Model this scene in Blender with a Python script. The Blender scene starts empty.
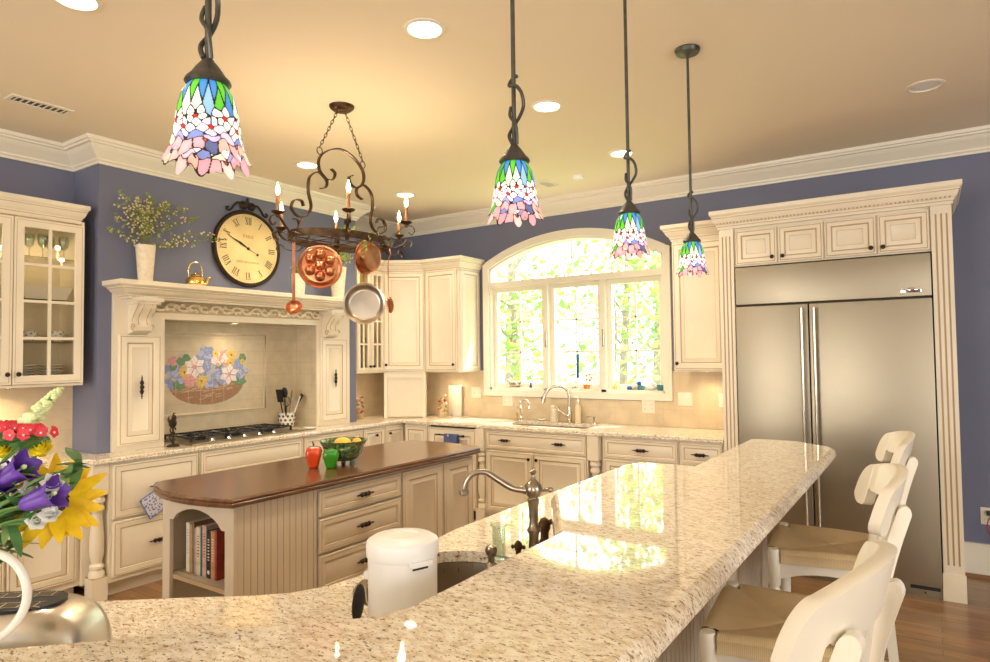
import bpy, bmesh, math, random
from mathutils import Vector, Matrix
PI = math.pi
scene = bpy.context.scene
COL = scene.collection
random.seed(7)

# ------------------------------------------------------------------ camera
def make_camera():
    yaw, pitch, roll = math.radians(33.843), math.radians(2.116), math.radians(-0.684)
    f = Vector((-math.sin(yaw)*math.cos(pitch), math.cos(yaw)*math.cos(pitch), math.sin(pitch)))
    r0 = Vector((math.cos(yaw), math.sin(yaw), 0)); u0 = r0.cross(f)
    r = r0*math.cos(roll) + u0*math.sin(roll); u = -r0*math.sin(roll) + u0*math.cos(roll)
    cam = bpy.data.cameras.new('camera'); o = bpy.data.objects.new('camera', cam); COL.objects.link(o)
    cam.sensor_width = 36; cam.lens = 650.86/990*36; cam.clip_start = 0.05; cam.clip_end = 200
    m = Matrix((r, u, -f)).transposed().to_4x4(); m.translation = (0, 0, 1.56)
    o.matrix_world = m; scene.camera = o
make_camera()

# ------------------------------------------------------------------ light
world = bpy.data.worlds.new('sky'); scene.world = world; world.use_nodes = True
bg = world.node_tree.nodes['Background']; bg.inputs[0].default_value = (0.93, 0.97, 1.0, 1); bg.inputs[1].default_value = 4.0
def add_light(name, kind, loc, energy, color, target=None, **kw):
    l = bpy.data.lights.new(name, kind); l.energy = energy; l.color = color
    for k, v in kw.items(): setattr(l, k, v)
    o = bpy.data.objects.new(name, l); COL.objects.link(o); o.location = loc
    if target is not None:
        o.rotation_euler = (Vector(target)-Vector(loc)).to_track_quat('-Z', 'Y').to_euler()
    return o
add_light('sun', 'SUN', (2, 12, 8), 9.0, (1.0, 0.93, 0.8), target=(2-4.3, 12-5.0, 8-9.6), angle=0.01)
# added area lamps in place of unseen, unbuilt windows behind the camera
add_light('rear_fill', 'AREA', (2.3, -3.85, 1.6), 120, (1.0, 0.93, 0.84), target=(0.6, 3, 1.3), shape='RECTANGLE', size=2.2, size_y=1.7)
add_light('side_fill', 'AREA', (3.9, 1.2, 1.7), 80, (0.97, 0.96, 0.95), target=(-2, 2.5, 1.2), shape='RECTANGLE', size=2.6, size_y=1.6)
add_light('far_fill', 'AREA', (-2.6, -3.85, 1.7), 130, (1.0, 0.93, 0.84), target=(-2.6, 3, 1.3), shape='RECTANGLE', size=2.4, size_y=1.6)
scene.view_settings.view_transform = 'Standard'; scene.view_settings.look = 'None'
scene.view_settings.exposure = 0.45; scene.view_settings.gamma = 1.0; scene.view_settings.use_curve_mapping = False

# ------------------------------------------------------------------ materials
M = {}
def nodes_of(name):
    m = bpy.data.materials.new(name); m.use_nodes = True; M[name] = m
    return m, m.node_tree.nodes, m.node_tree.links, m.node_tree.nodes['Principled BSDF']
def mat(name, col, rough=.5, metal=0.0, var=0.0, scale=8.0, bump=0.0, coat=0.0, emit=None, es=0.0, stretch=None, trans=0.0, ior=None, spec=None):
    m, n, l, b = nodes_of(name)
    c = tuple(col)+(1,)
    b.inputs['Base Color'].default_value = c; b.inputs['Roughness'].default_value = rough; b.inputs['Metallic'].default_value = metal
    if coat: b.inputs['Coat Weight'].default_value = coat; b.inputs['Coat Roughness'].default_value = .1
    if emit: b.inputs['Emission Color'].default_value = tuple(emit)+(1,); b.inputs['Emission Strength'].default_value = es
    if trans: b.inputs['Transmission Weight'].default_value = trans
    if ior: b.inputs['IOR'].default_value = ior
    if spec is not None: b.inputs['Specular IOR Level'].default_value = spec
    if var or bump:
        tc = n.new('ShaderNodeTexCoord'); mp = n.new('ShaderNodeMapping'); nz = n.new('ShaderNodeTexNoise')
        l.new(tc.outputs['Object'], mp.inputs[0]); l.new(mp.outputs[0], nz.inputs[0])
        if stretch: mp.inputs['Scale'].default_value = stretch
        nz.inputs['Scale'].default_value = scale; nz.inputs['Detail'].default_value = 5
        if var:
            r = n.new('ShaderNodeValToRGB'); l.new(nz.outputs[0], r.inputs[0])
            r.color_ramp.elements[0].position = .3; r.color_ramp.elements[1].position = .7
            r.color_ramp.elements[0].color = tuple(x*(1-var) for x in col)+(1,)
            r.color_ramp.elements[1].color = tuple(min(1, x*(1+var)) for x in col)+(1,)
            l.new(r.outputs[0], b.inputs['Base Color'])
        if bump:
            bp = n.new('ShaderNodeBump'); bp.inputs['Strength'].default_value = bump; bp.inputs['Distance'].default_value = .01
            l.new(nz.outputs[0], bp.inputs['Height']); l.new(bp.outputs[0], b.inputs['Normal'])
    return m

CREAM = (0.80, 0.72, 0.56)
mat('cream_paint', CREAM, .38, var=.035, scale=3)
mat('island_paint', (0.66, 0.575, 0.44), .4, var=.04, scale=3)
mat('glaze', (0.50, 0.36, 0.20), .5)
mat('carved_glaze', (.84, .74, .55), .4, var=.2, scale=60)
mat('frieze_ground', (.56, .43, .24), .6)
mat('cabinet_dark', (0.10, 0.07, 0.04), .7)
mat('cabinet_inside', (0.72, 0.64, 0.48), .6)
mat('white_trim', (0.84, 0.79, 0.66), .35)
mat('blue_wall', (0.155, 0.168, 0.25), .65, var=.05, scale=1.5)
mat('ceiling_paint', (0.90, 0.80, 0.62), .8, var=.02, scale=.6)
mat('iron', (0.035, 0.022, 0.014), .45, .6, var=.3, scale=40)
mat('bronze', (0.085, 0.05, 0.026), .42, .8, var=.35, scale=25)
mat('pendant_metal', (0.10, 0.10, 0.085), .4, .7, var=.2, scale=30)
mat('pewter', (0.36, 0.31, 0.25), .28, 1.0, var=.15, scale=20)
mat('nickel', (0.62, 0.56, 0.47), .2, 1.0)
mat('chrome', (0.8, 0.8, 0.78), .08, 1.0)
mat('brass', (0.83, 0.55, 0.16), .22, 1.0, var=.25, scale=30, bump=.15)
mat('copper', (0.62, 0.25, 0.12), .3, 1.0, var=.35, scale=14)
mat('copper_dull', (0.42, 0.22, 0.11), .42, 1.0, var=.4, scale=10)
mat('steel_pan', (0.50, 0.44, 0.36), .28, 1.0, var=.15, scale=7)
mat('black', (0.012, 0.012, 0.012), .4)
mat('black_enamel', (0.02, 0.022, 0.025), .25)
mat('white_plastic', (0.88, 0.89, 0.88), .35)
mat('outlet_plate', (0.82, 0.76, 0.62), .4)
mat('stool_paint', (0.80, 0.74, 0.60), .38, var=.03, scale=4)
mat('ceramic_white', (0.80, 0.77, 0.68), .2, coat=.4)
mat('ceramic_cream', (0.78, 0.68, 0.50), .35, bump=.8, scale=45, var=.08)
mat('glass_shelf', (0.5, 0.45, 0.33), .4)
mat('paper', (0.75, 0.7, 0.58), .8)
mat('grout', (0.60, 0.53, 0.40), .8)
mat('oak_threshold', (0.30, 0.15, 0.06), .4)

def stainless(name, col, rough, stretch):
    m, n, l, b = nodes_of(name)
    b.inputs['Base Color'].default_value = col+(1,); b.inputs['Metallic'].default_value = 1.0
    tc = n.new('ShaderNodeTexCoord'); mp = n.new('ShaderNodeMapping'); nz = n.new('ShaderNodeTexNoise')
    mp.inputs['Scale'].default_value = stretch; l.new(tc.outputs['Object'], mp.inputs[0]); l.new(mp.outputs[0], nz.inputs[0])
    nz.inputs['Scale'].default_value = 6; nz.inputs['Detail'].default_value = 6
    mr = n.new('ShaderNodeMapRange'); mr.inputs[3].default_value = rough*.8; mr.inputs[4].default_value = rough*1.3
    l.new(nz.outputs[0], mr.inputs[0]); l.new(mr.outputs[0], b.inputs['Roughness'])
    bp = n.new('ShaderNodeBump'); bp.inputs['Strength'].default_value = .015; bp.inputs['Distance'].default_value = .001
    l.new(nz.outputs[0], bp.inputs['Height']); l.new(bp.outputs[0], b.inputs['Normal'])
stainless('stainless', (0.34, 0.30, 0.225), .38, (1, 1, 60))
stainless('stainless_toaster', (0.62, 0.58, 0.51), .3, (40, 40, 1))
stainless('stainless_sink', (0.42, 0.36, 0.29), .28, (30, 30, 1))

def granite(name, light, mid, dark, rot, gloss=.035):
    m, n, l, b = nodes_of(name)
    tc = n.new('ShaderNodeTexCoord'); mp = n.new('ShaderNodeMapping'); l.new(tc.outputs['Object'], mp.inputs[0])
    mp.inputs['Rotation'].default_value = (0, 0, rot); mp.inputs['Scale'].default_value = (1.0, 2.1, 1.6)
    def noise(scale, detail, rough=.6):
        z = n.new('ShaderNodeTexNoise'); z.inputs['Scale'].default_value = scale; z.inputs['Detail'].default_value = detail; z.inputs['Roughness'].default_value = rough
        l.new(mp.outputs[0], z.inputs[0]); return z.outputs[0]
    def ramp(src, stops):
        r = n.new('ShaderNodeValToRGB'); l.new(src, r.inputs[0]); e = r.color_ramp.elements
        e[0].position, e[0].color = stops[0][0], stops[0][1]+(1,)
        e[1].position, e[1].color = stops[-1][0], stops[-1][1]+(1,)
        for p, c in stops[1:-1]:
            q = e.new(p); q.color = c+(1,)
        return r.outputs[0]
    def mix(f, a, c):
        x = n.new('ShaderNodeMix'); x.data_type = 'RGBA'; l.new(f, x.inputs[0]); l.new(a, x.inputs[6]); l.new(c, x.inputs[7]); return x.outputs[2]
    base = ramp(noise(30, 6, .75), [(.33, tuple(x*.72 for x in mid)), (.43, mid), (.50, tuple(.4*x+.6*y for x, y in zip(mid, light))), (.56, light), (.70, tuple(min(1, x*1.15) for x in light))])
    big = ramp(noise(5, 4), [(.35, (0, 0, 0)), (.65, (1, 1, 1))])
    tint = ramp(noise(9, 5), [(.35, tuple(x*.86 for x in mid)), (.65, light)])
    mul = n.new('ShaderNodeMix'); mul.data_type = 'RGBA'; mul.inputs[0].default_value = .3
    l.new(base, mul.inputs[6]); l.new(tint, mul.inputs[7])
    spk = ramp(noise(52, 3, .7), [(.575, (0, 0, 0)), (.63, (1, 1, 1))])
    col1 = n.new('ShaderNodeRGB'); col1.outputs[0].default_value = dark+(1,)
    c1 = mix(spk, mul.outputs[2], col1.outputs[0])
    spk2 = ramp(noise(85, 2, .6), [(.63, (0, 0, 0)), (.67, (1, 1, 1))])
    col2 = n.new('ShaderNodeRGB'); col2.outputs[0].default_value = (.12, .08, .055, 1)
    c2 = mix(spk2, c1, col2.outputs[0])
    spk3 = ramp(noise(38, 3, .6), [(.58, (0, 0, 0)), (.66, (1, 1, 1))])
    col3 = n.new('ShaderNodeRGB'); col3.outputs[0].default_value = (.86, .83, .74, 1)
    c3 = mix(spk3, c2, col3.outputs[0])
    l.new(c3, b.inputs['Base Color']); b.inputs['Roughness'].default_value = gloss; b.inputs['IOR'].default_value = 1.55
    b.inputs['Specular IOR Level'].default_value = .65
granite('granite', (.93, .87, .735), (.70, .565, .39), (.31, .20, .12), .9)

def wood(name, c1, c2, scale, rough, axis, plank=None):
    m, n, l, b = nodes_of(name)
    tc = n.new('ShaderNodeTexCoord'); mp = n.new('ShaderNodeMapping'); l.new(tc.outputs['Object'], mp.inputs[0])
    mp.inputs['Scale'].default_value = axis
    z = n.new('ShaderNodeTexNoise'); z.inputs['Scale'].default_value = scale; z.inputs['Detail'].default_value = 8; z.inputs['Distortion'].default_value = .6
    l.new(mp.outputs[0], z.inputs[0])
    r = n.new('ShaderNodeValToRGB'); l.new(z.outputs[0], r.inputs[0])
    r.color_ramp.elements[0].position = .3; r.color_ramp.elements[1].position = .7
    r.color_ramp.elements[0].color = c1+(1,); r.color_ramp.elements[1].color = c2+(1,)
    out = r.outputs[0]
    if plank:
        br = n.new('ShaderNodeTexBrick'); mp2 = n.new('ShaderNodeMapping'); l.new(tc.outputs['Object'], mp2.inputs[0]); l.new(mp2.outputs[0], br.inputs[0])
        mp2.inputs['Rotation'].default_value = (0, 0, plank[2])
        br.inputs['Color1'].default_value = (.75, .75, .75, 1); br.inputs['Color2'].default_value = (1.25, 1.2, 1.15, 1); br.inputs['Mortar'].default_value = (.35, .3, .25, 1)
        br.inputs['Scale'].default_value = 1; br.inputs['Mortar Size'].default_value = .0015; br.inputs['Brick Width'].default_value = plank[0]; br.inputs['Row Height'].default_value = plank[1]
        mx = n.new('ShaderNodeMix'); mx.data_type = 'RGBA'; mx.blend_type = 'MULTIPLY'; mx.inputs[0].default_value = 1
        l.new(out, mx.inputs[6]); l.new(br.outputs[0], mx.inputs[7]); out = mx.outputs[2]
    l.new(out, b.inputs['Base Color']); b.inputs['Roughness'].default_value = rough
    b.inputs['Coat Weight'].default_value = .3; b.inputs['Coat Roughness'].default_value = .15
wood('floor_wood', (.24, .125, .052), (.38, .215, .095), 5, .3, (1, 9, 1), plank=(1.1, .083, 0))
wood('island_wood', (.085, .036, .016), (.18, .082, .036), 4, .24, (9, 1, 4))
wood('spoon_wood', (.35, .2, .09), (.5, .3, .14), 12, .5, (1, 1, .2))

def tile(name, c, grout, size, rot=0, axis=0, rough=.45):
    m, n, l, b = nodes_of(name)
    tc = n.new('ShaderNodeTexCoord'); mp = n.new('ShaderNodeMapping'); l.new(tc.outputs['Object'], mp.inputs[0])
    # axis 0: wall in XZ plane; axis 1: wall in YZ plane
    mp.inputs['Rotation'].default_value = (PI/2, rot, 0) if axis == 0 else (PI/2, 0, PI/2)
    br = n.new('ShaderNodeTexBrick'); l.new(mp.outputs[0], br.inputs[0]); br.offset = 0
    br.inputs['Scale'].default_value = 1; br.inputs['Brick Width'].default_value = size; br.inputs['Row Height'].default_value = size; br.inputs['Mortar Size'].default_value = .0015
    nz = n.new('ShaderNodeTexNoise'); nz.inputs['Scale'].default_value = 9; nz.inputs['Detail'].default_value = 6; l.new(tc.outputs['Object'], nz.inputs[0])
    r = n.new('ShaderNodeValToRGB'); l.new(nz.outputs[0], r.inputs[0]); r.color_ramp.elements[0].position = .3; r.color_ramp.elements[1].position = .7
    r.color_ramp.elements[0].color = tuple(x*.88 for x in c)+(1,); r.color_ramp.elements[1].color = tuple(min(1, x*1.06) for x in c)+(1,)
    l.new(r.outputs[0], br.inputs['Color1']); l.new(r.outputs[0], br.inputs['Color2']); br.inputs['Mortar'].default_value = grout+(1,)
    l.new(br.outputs[0], b.inputs['Base Color']); b.inputs['Roughness'].default_value = rough
tile('backsplash_tile', (.66, .54, .36), (.55, .44, .30), .152)
tile('niche_tile', (.66, .57, .40), (.52, .43, .28), .108, axis=1)

def thin_glass(name, tint=(1, 1, 1), amount=.06):
    m = bpy.data.materials.new(name); m.use_nodes = True; M[name] = m; n = m.node_tree.nodes; l = m.node_tree.links; n.clear()
    o = n.new('ShaderNodeOutputMaterial'); mx = n.new('ShaderNodeMixShader'); t = n.new('ShaderNodeBsdfTransparent'); g = n.new('ShaderNodeBsdfGlossy')
    t.inputs[0].default_value = tint+(1,); g.inputs['Roughness'].default_value = .02
    lw = n.new('ShaderNodeLayerWeight'); fr = n.new('ShaderNodeMath'); fr.operation = 'POWER'; fr.inputs[1].default_value = 5; l.new(lw.outputs['Facing'], fr.inputs[0])
    ad = n.new('ShaderNodeMath'); ad.operation = 'ADD'; ad.inputs[1].default_value = amount; l.new(fr.outputs[0], ad.inputs[0])
    l.new(ad.outputs[0], mx.inputs[0]); l.new(t.outputs[0], mx.inputs[1]); l.new(g.outputs[0], mx.inputs[2]); l.new(mx.outputs[0], o.inputs[0])
thin_glass('window_glass', (1, 1, 1), 0.02)
thin_glass('cabinet_glass', (.93, .92, .88), .03)
thin_glass('green_glass', (.90, .95, .90), .14)

def emis(name, col, s):
    m = bpy.data.materials.new(name); m.use_nodes = True; M[name] = m; n = m.node_tree.nodes; l = m.node_tree.links; n.clear()
    o = n.new('ShaderNodeOutputMaterial'); e = n.new('ShaderNodeEmission'); e.inputs[0].default_value = col+(1,); e.inputs[1].default_value = s; l.new(e.outputs[0], o.inputs[0])
emis('lamp_lens', (1, .93, .75), 9)
emis('bulb', (1, .78, .42), 22)
emis('pendant_glow', (1, .85, .6), 3)

# ------------------------------------------------------------------ mesh builder
FX = Matrix(((0, 0, 1, 0), (1, 0, 0, 0), (0, 1, 0, 0), (0, 0, 0, 1)))          # u=+Y v=+Z w=+X : faces on the range wall
FY = Matrix(((1, 0, 0, 0), (0, 0, -1, 0), (0, 1, 0, 0), (0, 0, 0, 1)))         # u=+X v=+Z w=-Y : faces on the window wall
def fr(F, o=(0, 0, 0)): return Matrix.Translation(Vector(o)) @ F
I4 = Matrix.Identity(4)
class MB:
    def __init__(s, T=None): s.v = []; s.f = []; s.mi = []; s.mats = []; s.T = T or I4
    def m(s, name):
        if name not in s.mats: s.mats.append(name)
        return s.mats.index(name)
    def add(s, vs, fs, mn, T=None):
        T = s.T @ T if T is not None else s.T
        k = len(s.v); s.v += [T @ Vector(p) for p in vs]
        i = s.m(mn)
        for f in fs: s.f.append([k+j for j in f]); s.mi.append(i)
    def box(s, a, b, mn, T=None, bev=0):
        x0, y0, z0 = [min(p, q) for p, q in zip(a, b)]; x1, y1, z1 = [max(p, q) for p, q in zip(a, b)]
        if bev:
            c = bev; vs = []; ids = {}
            # box with chamfered edges made of three slab outlines
            bm = bmesh.new(); bmesh.ops.create_cube(bm, size=1)
            for v in bm.verts: v.co = ((x0+x1)/2+v.co.x*(x1-x0), (y0+y1)/2+v.co.y*(y1-y0), (z0+z1)/2+v.co.z*(z1-z0))
            bmesh.ops.bevel(bm, geom=list(bm.edges), offset=c, segments=2, affect='EDGES', profile=.7)
            bm.verts.ensure_lookup_table()
            s.add([v.co.copy() for v in bm.verts], [[v.index for v in f.verts] for f in bm.faces], mn, T); bm.free(); return
        s.add([(x0, y0, z0), (x1, y0, z0), (x1, y1, z0), (x0, y1, z0), (x0, y0, z1), (x1, y0, z1), (x1, y1, z1), (x0, y1, z1)],
              [(0, 3, 2, 1), (4, 5, 6, 7), (0, 1, 5, 4), (1, 2, 6, 5), (2, 3, 7, 6), (3, 0, 4, 7)], mn, T)
    def rings(s, rings, mats, cap0=None, cap1=None, closed=True, T=None):
        n = len(rings[0]); vs = [p for r in rings for p in r]
        for i in range(len(rings)-1):
            mn = mats if isinstance(mats, str) else mats[i]
            fs = []
            for j in range(n if closed else n-1):
                k = (j+1) % n; fs.append((i*n+j, i*n+k, (i+1)*n+k, (i+1)*n+j))
            if i == 0: s.add(vs, fs, mn, T); base = len(s.v)-len(vs)
            else:
                q = s.m(mn)
                for f in fs: s.f.append([base+a for a in f]); s.mi.append(q)
        if cap0: s.f.append([base+j for j in reversed(range(n))]); s.mi.append(s.m(cap0))
        if cap1: s.f.append([base+(len(rings)-1)*n+j for j in range(n)]); s.mi.append(s.m(cap1))
    def panel(s, u0, v0, u1, v1, w, prof, field, T=None):
        """nested rectangles: prof=[(inset, depth, material of the ring before it)]"""
        R = []; ms = []
        for i, (a, d, mn) in enumerate(prof):
            R.append([(u0+a, v0+a, w+d), (u1-a, v0+a, w+d), (u1-a, v1-a, w+d), (u0+a, v1-a, w+d)])
            if i: ms.append(mn)
        s.rings(R, ms, None, field, T=T)
    def lathe(s, prof, mn, seg=20, T=None, mats=None, cap=True):
        R = [[(r*math.cos(2*PI*j/seg), r*math.sin(2*PI*j/seg), h) for j in range(seg)] for r, h in prof]
        s.rings(R, mats or mn, mn if cap and prof[0][0] > 1e-4 else None, (mats[-1] if mats else mn) if cap and prof[-1][0] > 1e-4 else None, T=T)
    def tube(s, pts, r, mn, seg=8, closed=False, T=None, flat=None):
        pts = [Vector(p) for p in pts]; n = len(pts)
        R = []; prev = None
        for i, p in enumerate(pts):
            if closed: t = pts[(i+1) % n]-pts[i-1]
            else: t = pts[min(i+1, n-1)]-pts[max(i-1, 0)]
            t.normalize()
            if prev is None:
                up = Vector((0, 0, 1)) if abs(t.z) < .9 else Vector((1, 0, 0))
                a = t.cross(up).normalized()
            else:
                a = (prev - t*prev.dot(t))
                a = a.normalized() if a.length > 1e-6 else t.cross(Vector((0, 0, 1))).normalized()
            prev = a; b = t.cross(a)
            rr = r[i] if isinstance(r, (list, tuple)) else r
            ra, rb = (rr, rr) if flat is None else (rr*flat[0], rr*flat[1])
            R.append([p+a*(ra*math.cos(2*PI*j/seg))+b*(rb*math.sin(2*PI*j/seg)) for j in range(seg)])
        if closed: R.append(R[0])
        s.rings(R, mn, None if closed else mn, None if closed else mn, T=T)
    def strip(s, pts, wv, th, mn, T=None):
        """flat bar along pts, wide along the fixed vector wv, th thick"""
        pts = [Vector(p) for p in pts]; wv = Vector(wv); n = len(pts); R = []
        for i, p in enumerate(pts):
            t = (pts[min(i+1, n-1)]-pts[max(i-1, 0)]).normalized(); q = t.cross(wv.normalized()).normalized()*th/2
            R.append([p-wv/2-q, p+wv/2-q, p+wv/2+q, p-wv/2+q])
        s.rings(R, mn, mn, mn, T=T)
    def blob(s, c, r, mn, seg=12, ring=7, T=None, rot=None):
        if not isinstance(r, (list, tuple)): r = (r, r, r)
        Rm = rot or Matrix.Identity(3); R = []
        for i in range(ring+1):
            a = -PI/2+PI*i/ring; ca = max(math.cos(a), 1e-3)
            R.append([Vector(c)+Rm @ Vector((r[0]*ca*math.cos(2*PI*j/seg), r[1]*ca*math.sin(2*PI*j/seg), r[2]*math.sin(a))) for j in range(seg)])
        s.rings(R, mn, mn, mn, T=T)
    def prism(s, poly, z0, z1, mn, T=None, side=None):
        n = len(poly)
        s.add([(x, y, z0) for x, y in poly]+[(x, y, z1) for x, y in poly], [tuple(reversed(range(n))), tuple(range(n, 2*n))], mn, T)
        k = len(s.v)-2*n; q = s.m(side or mn)
        for j in range(n): s.f.append([k+j, k+(j+1) % n, k+n+(j+1) % n, k+n+j]); s.mi.append(q)
    def build(s, name, parent=None, origin=None, smooth=True, angle=38):
        o0 = Vector(origin) if origin is not None else (Vector(parent['_o']) if parent is not None and '_o' in parent else Vector((0, 0, 0)))
        me = bpy.data.meshes.new(name); me.from_pydata([tuple(v-o0) for v in s.v], [], s.f)
        for mn in s.mats: me.materials.append(M[mn])
        me.polygons.foreach_set('material_index', s.mi)
        bm = bmesh.new(); bm.from_mesh(me); bmesh.ops.recalc_face_normals(bm, faces=bm.faces); bm.to_mesh(me); bm.free()
        if smooth:
            me.polygons.foreach_set('use_smooth', [True]*len(me.polygons)); me.set_sharp_from_angle(angle=math.radians(angle))
        for p_ in me.polygons:
            if len(p_.vertices) > 8: p_.use_smooth = False
        me.update()
        o = bpy.data.objects.new(name, me); COL.objects.link(o)
        if parent is not None: o.parent = parent; o['_o'] = tuple(o0)
        elif origin is not None: o.location = o0
        return o

def clean():
    for o in bpy.data.objects:
        if '_o' in o: del o['_o']
def tag(o, label, cat, group=None):
    o['label'] = label; o['category'] = cat
    if group: o['group'] = group
    return o
def thing(name, label, cat, loc, group=None):
    o = bpy.data.objects.new(name, None); COL.objects.link(o); o.location = loc; o['_o'] = tuple(loc); o.empty_display_size = .05
    return tag(o, label, cat, group)
def struct(o): o['kind'] = 'structure'; return o
def copy_tree(o, parent=None):
    c = o.copy(); COL.objects.link(c)
    if parent is not None: c.parent = parent
    for ch in list(o.children): copy_tree(ch, c)
    return c
def offset_poly(poly, d):
    n = len(poly); out = []
    area = sum(poly[i][0]*poly[(i+1) % n][1]-poly[(i+1) % n][0]*poly[i][1] for i in range(n))
    sg = 1 if area > 0 else -1
    for i in range(n):
        p0, p1, p2 = Vector(poly[i-1]), Vector(poly[i]), Vector(poly[(i+1) % n])
        a = (p1-p0).normalized(); b = (p2-p1).normalized()
        na = Vector((-a.y, a.x))*sg; nb = Vector((-b.y, b.x))*sg
        k = na+nb; k = k/max(k.dot(na), .25) if k.length > 1e-6 else na
        out.append(tuple(p1+k*d))
    return out
def slab(mb, poly, prof, mn, cap0=True, T=None):
    """prof=[(inset, z)] from underside to top"""
    R = [[(x, y, z) for x, y in (offset_poly(poly, i) if i else poly)] for i, z in prof]
    mb.rings(R, mn, mn if cap0 else None, mn, T=T)
def bez(p0, p1, p2, p3, n=10):
    p0, p1, p2, p3 = map(Vector, (p0, p1, p2, p3)); o = []
    for i in range(n+1):
        t = i/n; o.append(p0*(1-t)**3+p1*3*t*(1-t)**2+p2*3*t*t*(1-t)+p3*t**3)
    return o
def spline(pts, n=6):
    pts = [Vector(p) for p in pts]; o = []
    for i in range(len(pts)-1):
        a = pts[max(i-1, 0)]; b = pts[i]; c = pts[i+1]; d = pts[min(i+2, len(pts)-1)]
        for k in range(n):
            t = k/n; o.append(.5*((2*b)+(c-a)*t+(2*a-5*b+4*c-d)*t*t+(3*b-a-3*c+d)*t**3))
    return o+[pts[-1]]
def look(n, z=(0, 0, 1)):   # rotation taking local +Z to n
    return Vector(n).to_track_quat('Z', 'Y').to_matrix().to_4x4()

# cabinet door / drawer front profiles
def prof_door(c='cream_paint', stile=.055):
    return [(0, 0, c), (0, .016, c), (.004, .020, c), (.011, .020, c), (.0135, .0175, 'glaze'), (.016, .020, 'glaze'), (stile-.008, .020, c), (stile-.004, .016, c), (stile-.001, .011, 'glaze'), (stile+.004, .011, 'glaze'),
            (stile+.03, .018, c), (stile+.032, .0165, 'glaze')]
def prof_drawer(c='cream_paint', stile=.036):
    return [(0, 0, c), (0, .016, c), (.004, .020, c), (.010, .020, c), (.012, .0175, 'glaze'), (.014, .020, 'glaze'), (stile-.005, .020, c), (stile-.003, .012, c), (stile+.002, .012, 'glaze'), (stile+.008, .015, c)]
def door(F, u0, v0, u1, v1, parent, name='door', c='cream_paint', stile=.055):
    b = MB(F); b.panel(u0, v0, u1, v1, 0, prof_door(c, stile), c); return b.build(name, parent)
def drawer(F, u0, v0, u1, v1, parent, c='cream_paint', stile=.036):
    b = MB(F); b.panel(u0, v0, u1, v1, 0, prof_drawer(c, stile), c); return b.build('drawer', parent)
AX = Matrix.Rotation(PI/2, 4, 'Y')   # z axis -> x (u)
def pull(F, u, v, parent, vert=False, L=.070):
    b = MB(F); T = Matrix.Translation((u, v, .036))
    if vert: T = T @ Matrix.Rotation(PI/2, 4, 'Z')
    pr = [(.0008, -1), (.004, -.95), (.002, -.86), (.0065, -.78), (.0035, -.66), (.010, -.5), (.0125, -.38), (.008, -.26), (.011, -.14), (.0135, 0)]
    pr = pr+[(r, -h) for r, h in reversed(pr[:-1])]
    b.lathe([(r, h*L) for r, h in pr], 'iron', 10, T @ AX)
    for sx in (-.36, .36):
        b.lathe([(.006, -.018), (.0045, 0)], 'iron', 8, T @ Matrix.Translation((sx*L, 0, 0)))
        for sy in (-1, 1): b.blob((sx*L, sy*.009, .0), (.011, .006, .006), 'iron', 8, 5, T)
    b.blob((0, 0, .004), (.014, .016, .008), 'iron', 8, 5, T)
    return b.build('drawer_pull', parent)
def knob(F, u, v, parent):
    b = MB(F); b.lathe([(.006, .018), (.005, .03), (.013, .036), (.015, .041), (.011, .047), (.0002, .049)], 'iron', 12, Matrix.Translation((u, v, 0)))
    return b.build('knob', parent)
CROWN = [(0, 0), (.008, 0), (.010, .018), (.018, .020), (.020, .030), (.034, .040), (.050, .056), (.060, .075), (.067, .078), (.067, .088), (.080, .094), (.088, .102), (.090, .105), (.090, .13)]
def crown(mb, path, z, k=1.0, kz=1.0, mn='cream_paint', prof=CROWN, raw=False, back=0.02):
    """path: open plan polyline with outward on the right-hand side; mitred moulding"""
    P = [Vector(p) for p in path]; n = len(P); R = []
    pr = [(a*k, h*kz) for a, h in prof] if raw else [(-back, 0)]+[(a*k, h*kz) for a, h in prof]+[(-back, prof[-1][1]*kz)]
    for i in range(n):
        d0 = (P[i]-P[i-1]).normalized() if i else None; d1 = (P[i+1]-P[i]).normalized() if i < n-1 else None
        if d0 is None: d0 = d1
        if d1 is None: d1 = d0
        n0 = Vector((d0.y, -d0.x)); n1 = Vector((d1.y, -d1.x)); q = n0+n1; q = q/q.dot(n0)
        R.append([(P[i].x+q.x*a, P[i].y+q.y*a, z+h) for a, h in pr])
    mb.rings(R, mn, mn, mn)
    if prof is CROWN:
        for gl in ([(.0150, .0172), (.0182, .0172), (.0194, .0212), (.0150, .0212)], [(.060, .0765), (.0672, .0765), (.0678, .0800), (.060, .0800)]): crown(mb, path, z, k, kz, 'glaze', gl, raw=True)

# ================================================================== SETTING
CH = 3.07; WX = -5.12; WY = 5.6; BX = -4.76; B0, B1 = 2.19, 4.61; RX = 4.1; RY = -4.0
b = MB(); b.box((WX-.2, RY-.2, -.08), (RX+.2, WY+.2, 0), 'floor_wood'); struct(b.build('floor'))
b = MB(); b.box((WX-.2, RY-.2, CH), (RX+.2, WY+.2, CH+.1), 'ceiling_paint'); struct(b.build('ceiling'))
b = MB(); b.box((WX-.15, RY, 0), (WX, WY+.15, CH), 'blue_wall'); struct(b.build('wall_range'))
b = MB(); b.box((WX, B0, .9165), (BX, 2.60, CH), 'blue_wall'); b.box((WX, 4.15, .9165), (BX, B1, CH), 'blue_wall'); b.box((WX, 2.60, 1.9), (BX, 4.15, CH), 'blue_wall')
struct(b.build('wall_breast'))
b = MB(); b.box((RX, RY, 0), (RX+.15, WY+.15, CH), 'blue_wall'); struct(b.build('wall_side'))
b = MB(); b.box((WX-.15, RY-.15, 0), (RX+.15, RY, CH), 'blue_wall'); struct(b.build('wall_rear'))
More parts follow.
